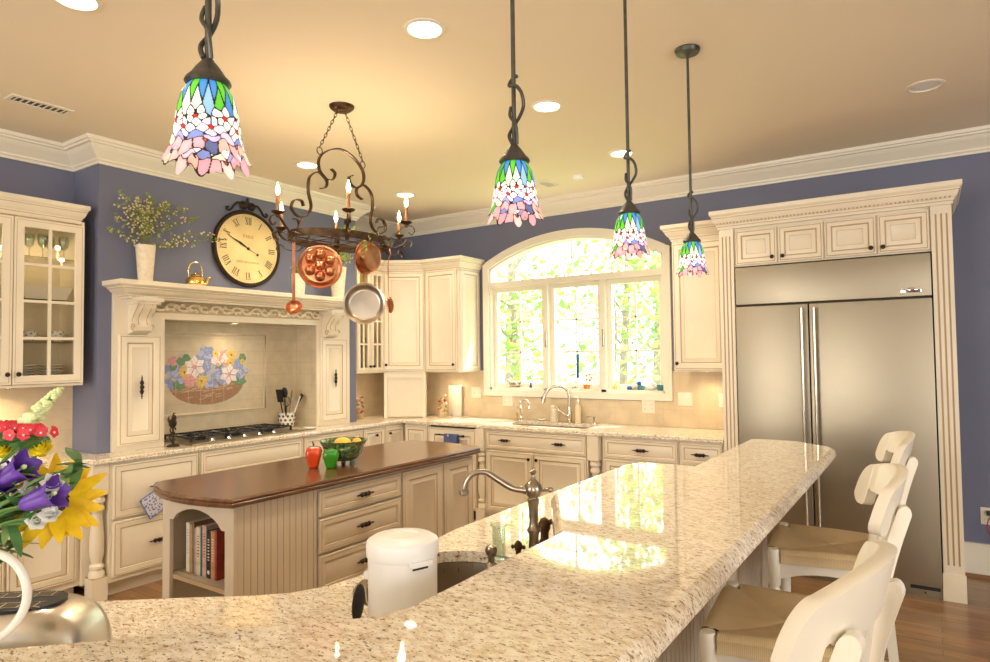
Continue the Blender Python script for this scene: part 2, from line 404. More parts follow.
# window wall with the arched opening
ox0, ox1, oz0, ozs, ozt = -3.82, -1.955, 1.205, 2.455, 2.69
hc = (ox1-ox0)/2; sg = ozt-ozs; AR = (hc*hc+sg*sg)/(2*sg); acx = (ox0+ox1)/2; acz = ozt-AR
def arch_z(x, off=0):
    return acz+math.sqrt(max((AR+off)**2-(x-acx)**2, 0))
NA = 24
b = MB()
for y0, y1 in ((WY, WY+.15),):
    b.box((WX-.15, y0, 0), (ox0, y1, CH), 'blue_wall'); b.box((ox1, y0, 0), (RX+.15, y1, CH), 'blue_wall'); b.box((ox0, y0, 0), (ox1, y1, oz0), 'blue_wall')
    xs = [ox0+(ox1-ox0)*i/NA for i in range(NA+1)]
    for i in range(NA):
        x0, x1 = xs[i], xs[i+1]; a, c = arch_z(x0), arch_z(x1)
        b.add([(x0, y0, a), (x1, y0, c), (x1, y0, CH), (x0, y0, CH), (x0, y1, a), (x1, y1, c), (x1, y1, CH), (x0, y1, CH)], [(0, 1, 2, 3), (7, 6, 5, 4), (0, 4, 5, 1)], 'blue_wall')
struct(b.build('wall_window', smooth=False))
# crown moulding of the room
RC = [(0, 0), (.012, 0), (.014, .012), (.02, .02), (.026, .022), (.028, .034), (.045, .052), (.075, .078), (.098, .10), (.102, .108), (.118, .112), (.122, .124), (.134, .128), (.14, .15)]
b = MB(); crown(b, [(WX, RY), (WX, B0), (BX, B0), (BX, B1), (WX, B1), (WX, WY), (RX, WY)], CH-.15, 1, 1, 'white_trim', RC); struct(b.build('trim_1', angle=20))
b = MB(); b.prism([(.14, WY), (RX, WY), (RX, WY-.016), (.14, WY-.016)], 0, .225, 'white_trim'); b.box((.14, WY-.03, .225), (RX, WY, .232), 'white_trim'); b.box((.14, WY-.026, 0), (RX, WY-.016, .022), 'oak_threshold'); struct(b.build('baseboard_back'))
# tiled backsplashes
b = MB(); b.box((WX, WY-.012, .915), (ox0-.07, WY, 1.40), 'backsplash_tile'); b.box((ox1+.07, WY-.012, .915), (-1.30, WY, 1.40), 'backsplash_tile'); b.box((ox0-.07, WY-.012, .915), (ox1+.07, WY, 1.135), 'backsplash_tile'); struct(b.build('trim_2'))
b = MB(); b.box((WX, B1, .915), (WX+.012, WY-.012, 1.42), 'backsplash_tile'); b.box((WX, 0.2, .915), (WX+.012, B0, 1.40), 'backsplash_tile'); struct(b.build('trim_3'))
b = MB(); b.box((WX, 2.60, .915), (WX+.012, 4.15, 1.9), 'niche_tile'); b.box((WX, 4.138, .915), (BX, 4.15, 1.86), 'niche_tile'); b.box((WX, 2.60, .915), (BX, 2.612, 1.86), 'niche_tile'); b.box((WX, 2.60, 1.856), (BX, 4.15, 1.9), 'niche_tile')
struct(b.build('trim_4'))

# window: casing, arch, mullions, three casements, glass
win = bpy.data.objects.new('window_1', None); COL.objects.link(win); win.location = (acx, WY, oz0); win['kind'] = 'structure'; win['_o'] = (acx, WY, oz0)
def arch_band(mb, o0, o1, y0, y1, mn, x0=ox0, x1=ox1, n=28, zfn=arch_z):
    R = []
    for i in range(n+1):
        t = i/n; a = x0-o0*0+(x1-x0)*t
        th = math.atan2(zfn(a)-acz, a-acx)
        p = (acx+(AR+o0)*math.cos(th), acz+(AR+o0)*math.sin(th)); q = (acx+(AR+o1)*math.cos(th), acz+(AR+o1)*math.sin(th))
        R.append([(p[0], y0, p[1]), (q[0], y0, q[1]), (q[0], y1, q[1]), (p[0], y1, p[1])])
    mb.rings(R, mn, mn, mn)
cw = .068
b = MB(); T = 'white_trim'; yf = WY-.024
b.box((ox0-cw, yf, oz0-.065), (ox0, WY, ozs+.0), T); b.box((ox1, yf, oz0-.065), (ox1+cw, WY, ozs+.0), T)
b.box((ox0, yf, oz0-.065), (ox1, WY, oz0), T)
arch_band(b, 0, .068, yf, WY, T, ox0-.0, ox1+.0)
for s_, x in ((-1, ox0), (1, ox1)):
    e = arch_z(x)
    th = math.atan2(e-acz, x-acx); q = (acx+(AR+.068)*math.cos(th), acz+(AR+.068)*math.sin(th))
    b.add([(x, yf, ozs), (x, yf, e+.001), (q[0], yf, q[1]), (x+s_*cw, yf, q[1]-.012), (x+s_*cw, yf, ozs), (x, WY, ozs), (x, WY, e), (q[0], WY, q[1]), (x+s_*cw, WY, q[1]-.012), (x+s_*cw, WY, ozs)],
          [(0, 1, 2, 3, 4), (9, 8, 7, 6, 5), (3, 2, 7, 8), (4, 3, 8, 9)], T)
arch_band(b, .056, .072, yf-.008, yf, T)
b.build('casing', win)
b = MB(); zb = 2.255; zt = 2.315
b.box((ox0, WY-.01, zb), (ox1, WY+.12, zt), T)                                   # transom bar
b.box((ox0, WY, oz0), (ox1, WY+.13, oz0+.022), T)                                # stool of the sill
b.box((ox0, WY, oz0), (ox0+.02, WY+.13, ozs), T); b.box((ox1-.02, WY, oz0), (ox1, WY+.13, ozs), T)
arch_band(b, -.02, 0, WY, WY+.13, T)
mull = [-3.155, -2.545]
for x in mull: b.box((x-.026, WY+.0, oz0), (x+.026, WY+.13, zb), T)
b.build('window_frame', win)
edges = [ox0+.02, mull[0]-.026, mull[0]+.026, mull[1]-.026, mull[1]+.026, ox1-.02]
for k in range(3):
    x0, x1 = edges[2*k], edges[2*k+1]; z0, z1 = oz0+.022, zb; s = .045
    b = MB(); y0, y1 = WY+.055, WY+.095
    b.box((x0, y0, z0), (x0+s, y1, z1), T); b.box((x1-s, y0, z0), (x1, y1, z1), T); b.box((x0+s, y0, z0), (x1-s, y1, z0+s), T); b.box((x0+s, y0, z1-s), (x1-s, y1, z1), T)
    sash = b.build('sash', win)
    g = MB(); xm = (x0+x1)/2; w = .008
    g.box((xm-w, y0+.012, z0+s), (xm+w, y1-.012, z1-s), T)
    for q in (1, 2):
        z = z0+s+(z1-z0-2*s)*q/3; g.box((x0+s, y0+.012, z-w), (x1-s, y1-.012, z+w), T)
    g.build('muntins', sash)
    g = MB(); g.box((x0+s, WY+.073, z0+s), (x1-s, WY+.077, z1-s), 'window_glass'); g.build('glass', sash)
    g = MB()  # crank and lever
    g.box((xm-.05, WY+.045, oz0+.022), (xm+.0, WY+.075, oz0+.034), 'nickel'); g.tube([(xm-.02, WY+.05, oz0+.036), (xm+.0, WY+.04, oz0+.05), (xm+.05, WY+.035, oz0+.042)], .005, 'nickel')
    g.build('window_crank', win)
    if k: g = MB(); xx = x0-.018; g.box((xx-.008, WY-.02, 1.63), (xx+.008, WY-.001, 1.79), 'nickel', bev=.004); g.build('window_lock', win)
g = MB()
fc = MB(); xm = acx
fc.box((xm-.007, WY+.06, zt), (xm+.007, WY+.08, ozt-.02), T)
for a in (-1, 1):
    fc.tube([(xm+a*.33, WY+.07, zt+.08), (xm+a*.55, WY+.07, arch_z(xm+a*.55)-.02)], .007, T, 6)
pts = [(xm+.62*math.cos(t), WY+.07, zt+.19*math.sin(t)) for t in [PI*i/24 for i in range(25)]]
fc.tube(pts, .007, T, 6)
fc.build('fan_muntins', win)
R = []
g = MB()
for i in range(NA):
    x0, x1 = xs[i], xs[i+1]; a, c = arch_z(x0, -.02), arch_z(x1, -.02)
    g.add([(x0, WY+.072, zt), (x1, WY+.072, zt), (x1, WY+.072, max(c, zt)), (x0, WY+.072, max(a, zt)), (x0, WY+.076, zt), (x1, WY+.076, zt), (x1, WY+.076, max(c, zt)), (x0, WY+.076, max(a, zt))], [(0, 1, 2, 3), (7, 6, 5, 4)], 'window_glass')
g.build('glass', win, smooth=False)

# outdoors: lawn and trees
mat('grass', (.30, .42, .12), .9, var=.4, scale=2); mat('bark', (.26, .21, .16), .9, var=.3, scale=12)
for nm, c in (('leaf_light', (.42, .60, .13)), ('leaf_mid', (.22, .40, .09)), ('leaf_dark', (.13, .26, .08))):
    m, n, l, bb = nodes_of(nm); bb.inputs['Base Color'].default_value = c+(1,); bb.inputs['Roughness'].default_value = .6
    bb.inputs['Subsurface Weight'].default_value = 0
b = MB(); b.box((-30, WY+.3, -.6), (30, 60, -.5), 'grass'); struct(b.build('ground'))
def tree(x, y, h, tr, cr, n, lab, base=-.5, low=.25, lm=('leaf_light', 'leaf_mid')):
    t = thing('tree', lab, 'tree', (x, y, base), 'trees beyond the window')
    rnd = random.Random(int(x*97+y*31))
    b = MB(); bend = rnd.uniform(-.3, .3)
    trunk = spline([(x, y, base), (x+bend*.4, y, base+h*.3), (x+bend, y, base+h*.65), (x+bend*.6, y, base+h)], 5)
    b.tube(trunk, [tr*(1-.75*i/len(trunk)) for i in range(len(trunk))], 'bark', 8)
    for k in range(7):
        z = base+h*(low+.1*k); a = rnd.uniform(0, 6.28); L = cr*rnd.uniform(.5, .9)
        b.tube(spline([(x+bend*.7, y, z), (x+bend+math.cos(a)*L*.5, y+math.sin(a)*L*.5, z+.3), (x+bend+math.cos(a)*L, y+math.sin(a)*L, z+.5)], 3), [tr*.3*(1-.1*i) for i in range(7)], 'bark', 6)
    b.build('trunk', t)
    f = MB()
    cl = [(x+rnd.gauss(0, cr*.5), y+rnd.gauss(0, cr*.5), base+h*rnd.uniform(low, 1.0)) for _ in range(34)]
    for i in range(n):
        c = rnd.choice(cl); p = Vector((c[0]+rnd.gauss(0, .32), c[1]+rnd.gauss(0, .32), c[2]+rnd.gauss(0, .28)))
        s = rnd.uniform(.05, .11); a = Vector((rnd.gauss(0, 1), rnd.gauss(0, 1), rnd.gauss(0, .6))).normalized(); c2 = a.orthogonal().normalized()
        f.add([p-a*s, p+c2*s*.55, p+a*s, p-c2*s*.55], [(0, 1, 2, 3)], lm[0] if rnd.random() < .6 else lm[1])
    f.build('foliage', t, smooth=False)
L1 = ['slender grey-trunked tree seen through the pane nearest the corner cabinets', 'leafy tree behind the middle pane of the arched window', 'bright yellow-green tree outside the pane nearest the fridge',
      'darker tree standing far back behind the middle of the window', 'thin sapling just outside the middle casement', 'tall tree outdoors beyond the casement beside the hutch cabinets']
tree(-6.3, 10.2, 6.5, .10, 1.0, 1000, L1[0]); tree(-4.6, 10.8, 6.0, .10, .95, 1000, L1[1]); tree(-3.0, 10.2, 5.4, .09, .95, 1500, L1[2], low=.12)
tree(-6.2, 17, 8, .16, 1.7, 1600, L1[3], lm=('leaf_mid', 'leaf_dark')); tree(-3.9, 8.6, 3.6, .035, .5, 200, L1[4]); tree(-10.0, 15.5, 8, .15, 1.6, 1500, L1[5], lm=('leaf_light', 'leaf_mid'))

# recessed lights, vents
CAN = [(-1.90, 2.28, 'recessed ceiling light nearest the camera, above the sink counter'), (-1.90, 3.43, 'recessed ceiling light between the tall hanging rods of two glass pendants'), (-1.90, 4.575, 'small recessed ceiling light just before the arched window'),
       (-2.93, 1.25, 'recessed ceiling light cut by the top edge of the photo'), (-4.03, 3.39, 'recessed ceiling light above and behind the pot rack'), (-4.05, 4.56, 'recessed ceiling light behind the candles of the pot rack')]
def can(x, y, lab, on=True, r=.075):
    t = thing('recessed_light', lab, 'ceiling light', (x, y, CH), 'recessed lights in the ceiling')
    b = MB(); T_ = Matrix.Translation((x, y, CH))
    b.lathe([(r+.022, 0), (r+.022, -.004), (r+.004, -.008), (r, -.003), (r-.002, 0)], 'white_trim', 28, T_, cap=False); b.build('trim_ring', t)
    b = MB(); b.lathe([(r-.001, -.0005), (r*.6, -.0035), (.001, -.0045)], 'lamp_lens' if on else 'white_plastic', 28, T_); b.build('lens', t)
    if on:
        l = bpy.data.lights.new('recessed_lamp', 'SPOT'); l.energy = 42; l.color = (1, .81, .58); l.spot_size = 2.3; l.spot_blend = .8; l.shadow_soft_size = .06
        o = bpy.data.objects.new('recessed_lamp', l); COL.objects.link(o); o.parent = t; o.location = (0, 0, -.03)
for x, y, lab in CAN: can(x, y, lab)
can(.013, 4.43, 'unlit recessed ceiling light above the refrigerator', False)
def vent(x, y, w, d, lab, nm='ceiling_vent'):
    t = thing(nm, lab, 'vent', (x, y, CH)); b = MB(Matrix.Translation((x, y, CH)))
    b.panel(-w/2, -d/2, w/2, d/2, 0, [(0, 0, 'white_trim'), (0, -.006, 'white_trim'), (.018, -.009, 'white_trim'), (.02, -.002, 'white_trim')], 'cabinet_dark'); b.build('frame', t)
    s = MB(Matrix.Translation((x, y, CH)))
    n = 9
    for i in range(n):
        yy = -d/2+.022+(d-.044)*(i+.5)/n; s.box((-w/2+.02, yy-.004, -.009) if w < d else (-w/2+.02, yy-.0015, -.009), (w/2-.02, yy+.001, -.003), 'white_trim')
    s.build('slats', t)
vent(-4.33, 1.66, .12, .32, 'long ceiling vent above the glass-door cabinets')
vent(-2.78, 5.0, .12, .22, 'small ceiling vent in front of the arched window')
t = thing('ceiling_speaker', 'small round sensor on the ceiling before the arched window', 'sensor', (-2.45, 4.95, CH)); b = MB(Matrix.Translation((-2.45, 4.95, CH))); b.lathe([(.05, 0), (.048, -.02), (.03, -.028), (.0005, -.03)], 'white_plastic', 20); b.build('cover', t)

# ================================================================== RANGE WALL
# one continuous granite worktop along both walls
sinkx0, sinkx1, sinky0, sinky1 = -3.37, -2.50, 5.10, 5.47
EDG = [(.004, .882), (0, .888), (0, .894), (.004, .898), (.001, .903), (.003, .911), (.009, .915)]
b = MB()
poly = [(WX, .3), (-4.60, .3), (-4.60, 2.0), (-4.56, 2.04), (-4.48, 2.06), (-4.48, 4.97), (-3.56, 4.97), (-3.52, 4.935), (-2.30, 4.935), (-2.26, 4.97), (-1.305, 4.97), (-1.305, WY-.012), (WX, WY-.012)]
slab(b, list(poly), EDG, 'granite')
top = b.build('granite_worktop', origin=(-4.8, 3.5, .915))
tag(top, 'speckled beige granite worktop running round the corner under the window', 'worktop')
cut = MB(); cut.box((sinkx0, sinky0, .8), (sinkx1, sinky1, 1.0), 'granite', bev=.03); co = cut.build('cut')
def apply_boolean(o, c, off=None):
    if off is not None: c.location = (0, 0, 0); o.parent.location = (0, 0, 0); bpy.context.view_layer.update()
    md = o.modifiers.new('cut', 'BOOLEAN'); md.object = c; md.solver = 'EXACT'
    dg = bpy.context.evaluated_depsgraph_get(); me = bpy.data.meshes.new_from_object(o.evaluated_get(dg)); o.modifiers.clear(); o.data = me; bpy.data.objects.remove(c)
    if off is not None: o.parent.location = off
apply_boolean(top, co)
t = thing('kitchen_sink', 'steel undermount sink below the arched window', 'sink', ((sinkx0+sinkx1)/2, 5.28, .72))
b = MB(); b.rings([[(sinkx0-.012, sinky0-.012, .881), (sinkx1+.012, sinky0-.012, .881), (sinkx1+.012, sinky1+.012, .881), (sinkx0-.012, sinky1+.012, .881)], [(sinkx0+.004, sinky0+.004, .88), (sinkx1-.004, sinky0+.004, .88), (sinkx1-.004, sinky1-.004, .88), (sinkx0+.004, sinky1-.004, .88)],
    [(sinkx0+.02, sinky0+.02, .72), (sinkx1-.02, sinky0+.02, .72), (sinkx1-.02, sinky1-.02, .72), (sinkx0+.02, sinky1-.02, .72)]], 'stainless_sink', None, 'stainless_sink'); b.build('basin', t)
b = MB(); b.lathe([(.045, .722), (.04, .726), (.001, .724)], 'chrome', 16, Matrix.Translation((-2.93, 5.3, 0))); b.build('drain', t)

def post(b, x, y, s=.098, z0=0, z1=.88, c='cream_paint'):
    """square-ended turned post"""
    h = s/2
    b.box((x-h, y-h, z1-.20), (x+h, y+h, z1), c); b.box((x-h, y-h, z0), (x+h, y+h, z0+.15), c)
    b.lathe([(h*.98, z1-.2), (h*.8, z1-.215), (h*.95, z1-.225), (h*.95, z1-.245), (h*.7, z1-.26), (h*.88, z1-.285), (h*.88, z1-.30), (h*.62, z1-.315), (h*.60, z1-.33), (h*.85, z1-.47), (h*.88, z0+.30), (h*.62, z0+.24), (h*.9, z0+.225), (h*.9, z0+.21), (h*.65, z0+.2), (h*.98, z0+.178), (h*.98, z0+.15)], c, 20, Matrix.Translation((x, y, 0)))
    b.box((x-h-.0006, y-h-.0006, z1-.203), (x+h+.0006, y+h+.0006, z1-.2), 'glaze'); b.box((x-h-.0006, y-h-.0006, z0+.148), (x+h+.0006, y+h+.0006, z0+.151), 'glaze')
def base_body(t, F, u0, u1, d, z0=.10, z1=.88, c='cream_paint', name='body'):
    b = MB(F); b.box((u0, z0, -d), (u1, z1, -.002), c); b.box((u0+.002, 0, -d), (u1-.002, z0, -.07), c)
    return b.build(name, t)
FR = -4.51; Fr = fr(FX, (FR, 0, 0)); D = FR-WX-.014
# left cabinet (behind the flowers)
FL = fr(FX, (-4.64, 0, 0))
t = thing('base_cabinet', 'cream base cabinet with raised panels behind the flowers and toaster', 'cabinet', (-4.85, 1.3, 0))
base_body(t, FL, .32, 2.039, .466)
for k, (a, c) in enumerate(((.34, .80), (.815, 1.215), (1.23, 1.62), (1.635, 2.015))):
    d = door(FL, a, .14, c, .86, t); knob(FL, c-.035 if k % 2 == 0 else a+.035, .80, d)
# post cabinet
t = thing('drawer_cabinet', 'cream two-drawer base cabinet with turned corner post beside the cooktop', 'cabinet', (-4.8, 2.45, 0))
base_body(t, Fr, 2.16, 2.785, D)
b = MB(); b.box((FR-.6, 2.04, .10), (FR-.10, 2.16, .88), 'cream_paint'); post(b, FR-.045, 2.106); b.build('turned_post', t)
for z0, z1 in ((.51, .865), (.135, .492)):
    d = drawer(Fr, 2.178, z0, 2.772, z1, t, stile=.05); pull(Fr, 2.475, (z0+z1)/2+.0, d)
holder_anchor = (FR+.04, 2.47, .69)
t = thing('cooktop_cabinet', 'cream base cabinet with a wide drawer directly below the cooktop', 'cabinet', (-4.8, 3.26, 0))
base_body(t, Fr, 2.79, 3.735, D); drawer(Fr, 2.80, .69, 3.727, .865, t)
for a, c in ((2.80, 3.26), (3.27, 3.727)): d = door(Fr, a, .135, c, .675, t); knob(Fr, c-.035 if a < 3 else a+.035, .62, d)
t = thing('drawer_cabinet', 'cream base cabinet with a top drawer, behind the green bowl', 'cabinet', (-4.8, 4.09, 0))
base_body(t, Fr, 3.74, 4.442, D); d = drawer(Fr, 3.75, .69, 4.432, .865, t); pull(Fr, 4.2, .78, d); door(Fr, 3.75, .135, 4.432, .675, t)
t = thing('corner_base_cabinet', 'cream two-door base cabinet with black knobs at the inner corner', 'cabinet', (-4.8, 4.74, 0))
base_body(t, Fr, 4.447, 5.03, D)
for k, (a, c) in enumerate(((4.455, 4.737), (4.745, 5.02))): d = door(Fr, a, .135, c, .865, t, stile=.045); knob(Fr, c-.13 if k == 0 else a+.05, .80, d)

# window wall bases
FW = 5.0; Fw = fr(FY, (0, FW, 0)); DW = WY-FW-.014
t = thing('filler_cabinet', 'narrow cream corner panel between the knobbed doors and the dishwasher', 'cabinet', (-4.3, 5.3, 0))
base_body(t, Fw, -4.46, -4.155, DW); door(Fw, -4.455, .135, -4.165, .865, t, stile=.045)
t = thing('dishwasher', 'cream-panelled dishwasher with a dark bar handle and hanging blue towel', 'dishwasher', (-3.86, 5.3, 0))
b = MB(Fw); b.box((-4.145, .10, -DW), (-3.565, .862, -.004), 'cream_paint'); b.box((-4.145, .862, -.1), (-3.565, .88, -.02), 'black'); b.box((-3.567, .1, -.1), (-3.552, .88, -.012), 'black'); b.box((-4.145, 0, -DW), (-3.565, .10, -.06), 'black'); b.build('body', t)
door(Fw, -4.14, .11, -3.57, .86, t, name='front_panel', stile=.07)
b = MB(Fw); b.tube([(-4.02, .80, .065), (-3.69, .80, .065)], .007, 'iron', 8)
for u in (-4.0, -3.72): b.tube([(u, .80, .02), (u, .80, .065)], .005, 'iron', 6)
b.blob((-3.685, .80, .065), (.014, .013, .013), 'iron', 8, 5); b.build('bar_handle', t)
t = thing('sink_cabinet', 'cream sink base cabinet with wide false drawer, two doors and turned posts', 'cabinet', (-2.93, 5.3, 0))
Fs = fr(FY, (0, FW-.035, 0)); bd_ = base_body(t, Fs, -3.45, -2.41, DW+.035); cut = MB(); cut.box((sinkx0-.015, sinky0-.015, .70), (sinkx1+.015, sinky1+.015, 1.0), 'cream_paint'); apply_boolean(bd_, cut.build('cut', origin=bd_['_o']), bd_['_o'])
for x in (-3.497, -2.352):
    b = MB(); post(b, x, FW-.02, .095); b.box((x-.0465, FW+.03, .0), (x+.0465, FW+.3, .88), 'cream_paint'); b.build('turned_post', t)
d = drawer(Fs, -3.437, .705, -2.422, .868, t); pull(Fs, -3.22, .79, d); pull(Fs, -2.67, .79, d)
for k, (a, c) in enumerate(((-3.437, -2.933), (-2.926, -2.422))): d = door(Fs, a, .135, c, .692, t); knob(Fs, c-.035 if k == 0 else a+.035, .64, d)
t = thing('drawer_cabinet', 'cream base cabinet with a pull on its drawer between sink post and small drawer', 'cabinet', (-1.97, 5.3, 0))
base_body(t, Fw, -2.295, -1.652, DW); d = drawer(Fw, -2.275, .705, -1.66, .865, t); pull(Fw, -1.95, .785, d); d = door(Fw, -2.275, .135, -1.66, .692, t); knob(Fw, -1.70, .64, d)
t = thing('drawer_cabinet', 'small cream base cabinet with a drawer beside the fridge surround', 'cabinet', (-1.48, 5.3, 0))
base_body(t, Fw, -1.648, -1.312, DW); d = drawer(Fw, -1.64, .705, -1.32, .865, t); pull(Fw, -1.48, .785, d); d = door(Fw, -1.64, .135, -1.32, .692, t); knob(Fw, -1.60, .64, d)

# glass-door wall cabinets
def glass_door(F, u0, v0, u1, v1, parent, nr, nc=2, st=.055, kn=None):
    b = MB(F); c = 'cream_paint'
    b.box((u0, v0, 0), (u0+st, v1, .02), c); b.box((u1-st, v0, 0), (u1, v1, .02), c); b.box((u0+st, v0, 0), (u1-st, v0+st, .02), c); b.box((u0+st, v1-st, 0), (u1-st, v1, .02), c)
    g = .003
    for (a0, a1, a2, a3) in ((u0+.012, v0+.012, u1-.012, v0+.012+g), (u0+.012, v1-.012-g, u1-.012, v1-.012), (u0+.012, v0+.012, u0+.012+g, v1-.012), (u1-.012-g, v0+.012, u1-.012, v1-.012)):
        b.box((a0, a1, .0195), (a2, a3, .0204), 'glaze')
    d = b.build('glass_door', parent)
    m_ = MB(F); w = .009
    for i in range(1, nc): x = u0+st+(u1-u0-2*st)*i/nc; m_.box((x-w, v0+st, .004), (x+w, v1-st, .018), c)
    for i in range(1, nr): z = v0+st+(v1-v0-2*st)*i/nr; m_.box((u0+st, z-w, .004), (u1-st, z+w, .0175), c)
    m_.build('muntins', d)
    g_ = MB(F); g_.box((u0+st-.004, v0+st-.004, .006), (u1-st+.004, v1-st+.004, .009), 'cabinet_glass'); g_.build('glass', d)
    if kn: knob(F, kn[0], kn[1], d)
    return d
def open_box(t, F, u0, v0, u1, v1, d, nshelf, c='cream_paint'):
    b = MB(F); k = .016; ins = 'cabinet_inside'
    b.box((u0, v0, -d), (u0+k, v1, -.001), c); b.box((u1-k, v0, -d), (u1, v1, -.001), c); b.box((u0+k, v0, -d), (u1-k, v0+k, -.001), c); b.box((u0+k, v1-k, -d), (u1-k, v1, -.001), c)
    b.box((u0+k, v0+k, -d), (u1-k, v1-k, -d+.008), ins); b.build('body', t)
    zs = []
    for i in range(1, nshelf+1):
        z = v0+k+(v1-v0)*i/(nshelf+1); s_ = MB(F); s_.box((u0+k, z-.008, -d+.01), (u1-k, z, -.03), 'cabinet_glass'); s_.build('shelf', t); zs.append(z)
    return [v0+k]+zs
FC = -4.79; Fc = fr(FX, (FC, 0, 0)); dC = FC-WX-.001
t = thing('wall_cabinet', 'cream glass-door wall cabinet full of crockery beside the flowers', 'cabinet', (-4.95, 1.8, 1.39))
zs = open_box(t, Fc, 1.28, 1.39, 2.115, 2.50, dC, 3)
glass_door(Fc, 1.288, 1.41, 1.694, 2.47, t, 4, kn=(1.668, 1.475)); glass_door(Fc, 1.70, 1.41, 2.107, 2.47, t, 4, kn=(1.727, 1.475))
b = MB(); crown(b, [(FC-.0, .45), (FC, 2.088), (WX+.004, 2.088)], 2.49, .5, .9); b.box((WX+.003, .45, 2.49), (FC, 2.088, 2.60), 'cream_paint'); b.build('crown_moulding', t, angle=22)
t2 = thing('wall_cabinet', 'cream wall cabinet at the edge of the photo, next to the crockery cabinet', 'cabinet', (-4.95, .85, 1.39))
b = MB(Fc); b.box((.45, 1.39, -dC), (1.275, 2.49, -.001), 'cream_paint'); b.build('body', t2); door(Fc, .458, 1.41, .86, 2.47, t2); door(Fc, .868, 1.41, 1.27, 2.47, t2)
# crockery
def plate(x, y, z, r=.1, mn='ceramic_white', lab='', grp=None, nm='plate'):
    b = MB(Matrix.Translation((x, y, z))); b.lathe([(r*.55, 0), (r*.6, .004), (r, .014), (r, .017), (r*.58, .008), (.001, .007)], mn, 24); return tag(b.build(nm, origin=(x, y, z)), lab, 'plate', grp)
def bowl(x, y, z, r, h, lab, grp=None, mn='ceramic_white', nm='bowl', cat='bowl'):
    b = MB(Matrix.Translation((x, y, z))); b.lathe([(r*.5, 0), (r*.55, .004), (r*.85, h*.5), (r, h), (r*.96, h), (r*.8, h*.5), (r*.4, .01), (.001, .01)], mn, 24); return tag(b.build(nm, origin=(x, y, z)), lab, cat, grp)
mat('cup_pattern', (.75, .72, .62), .3); 
def speckled(name, base, spots, scale, thr):
    m, n, l, bb = nodes_of(name); tc = n.new('ShaderNodeTexCoord'); v = n.new('ShaderNodeTexVoronoi'); v.inputs['Scale'].default_value = scale; l.new(tc.outputs['Object'], v.inputs[0])
    r = n.new('ShaderNodeValToRGB'); l.new(v.outputs['Distance'], r.inputs[0]); r.color_ramp.interpolation = 'CONSTANT'; e = r.color_ramp.elements; e[0].color = spots+(1,); e[1].position = thr; e[1].color = base+(1,)
    l.new(r.outputs[0], bb.inputs['Base Color']); bb.inputs['Roughness'].default_value = .3
speckled('cup_flowers', (.74, .71, .62), (.20, .22, .13), 55, .32)
def cup(x, y, z, lab, r=.045, h=.07, mn='cup_flowers', grp=None):
    t = thing('cup', lab, 'cup', (x, y, z), grp); b = MB(Matrix.Translation((x, y, z))); b.lathe([(r*.7, 0), (r*.9, .01), (r, h*.5), (r, h), (r*.92, h), (r*.9, .012), (.001, .01)], mn, 20); b.build('body', t)
    b = MB(); b.tube([(x+.0+r*.0, y+r*.95, z+h*.8), (x, y+r*1.5, z+h*.75), (x, y+r*1.6, z+h*.45), (x, y+r*.95, z+h*.25)], .005, mn, 6); b.build('handle', t)
cx_ = -4.93
for i, yy in enumerate((1.56, 1.85, 1.97)):
    for k in range(7):
        plate(cx_, (1.55, 1.80, 1.97)[i], zs[0]+k*.018, .085 if i < 2 else .075, lab='cream plate in a stack on the bottom shelf behind glass', grp='plates stacked on the bottom shelf of the glass cabinet')
for yy, w in ((1.58, 'behind the leftmost lit pane'), (1.83, 'below the basket dish'), (2.0, 'nearest the chimney wall')): cup(cx_+.06, yy-.01, zs[1], 'floral patterned cup on the second shelf '+w)
for k in range(3): bowl(cx_+.02, 1.57, zs[3]+k*.028, .075, .05, 'white bowl in a nested stack on the top cabinet shelf', 'bowls stacked on the top shelf')
t = thing('teapot', 'small white teapot on the third shelf behind glass', 'teapot', (cx_+.02, 1.57, zs[2]))
b = MB(Matrix.Translation((cx_+.02, 1.57, zs[2]))); b.lathe([(.035, 0), (.06, .02), (.068, .05), (.05, .085), (.03, .095)], 'ceramic_white', 20); b.build('body', t)
b = MB(Matrix.Translation((cx_+.02, 1.57, zs[2]))); b.lathe([(.032, .093), (.022, .105), (.006, .11), (.012, .12), (.001, .127)], 'ceramic_white', 16); b.build('lid', t)
b = MB(Matrix.Translation((cx_+.02, 1.57, zs[2]))); b.tube([(0, -.06, .03), (0, -.09, .05), (0, -.105, .085)], [.014, .01, .007], 'ceramic_white', 8); b.build('spout', t)
b = MB(Matrix.Translation((cx_+.02, 1.57, zs[2]))); b.tube([(0, .055, .075), (0, .1, .075), (0, .1, .035), (0, .06, .025)], .006, 'ceramic_white', 6); b.build('handle', t)
b = MB(Matrix.Translation((cx_+.05, 1.90, zs[2])))
b.rings([[(-.06, -.12, 0), (.06, -.12, 0), (.06, .12, 0), (-.06, .12, 0)], [(-.08, -.15, .085), (.08, -.15, .085), (.08, .15, .085), (-.08, .15, .085)], [(-.07, -.14, .085), (.07, -.14, .085), (.07, .14, .085), (-.07, .14, .085)], [(-.055, -.11, .01), (.055, -.11, .01), (.055, .11, .01), (-.055, .11, .01)]], 'ceramic_white', 'ceramic_white', 'ceramic_white')
tag(b.build('serving_dish', origin=(cx_+.05, 1.90, zs[2])), 'rectangular cream serving dish with flared sides on the third shelf', 'dish')
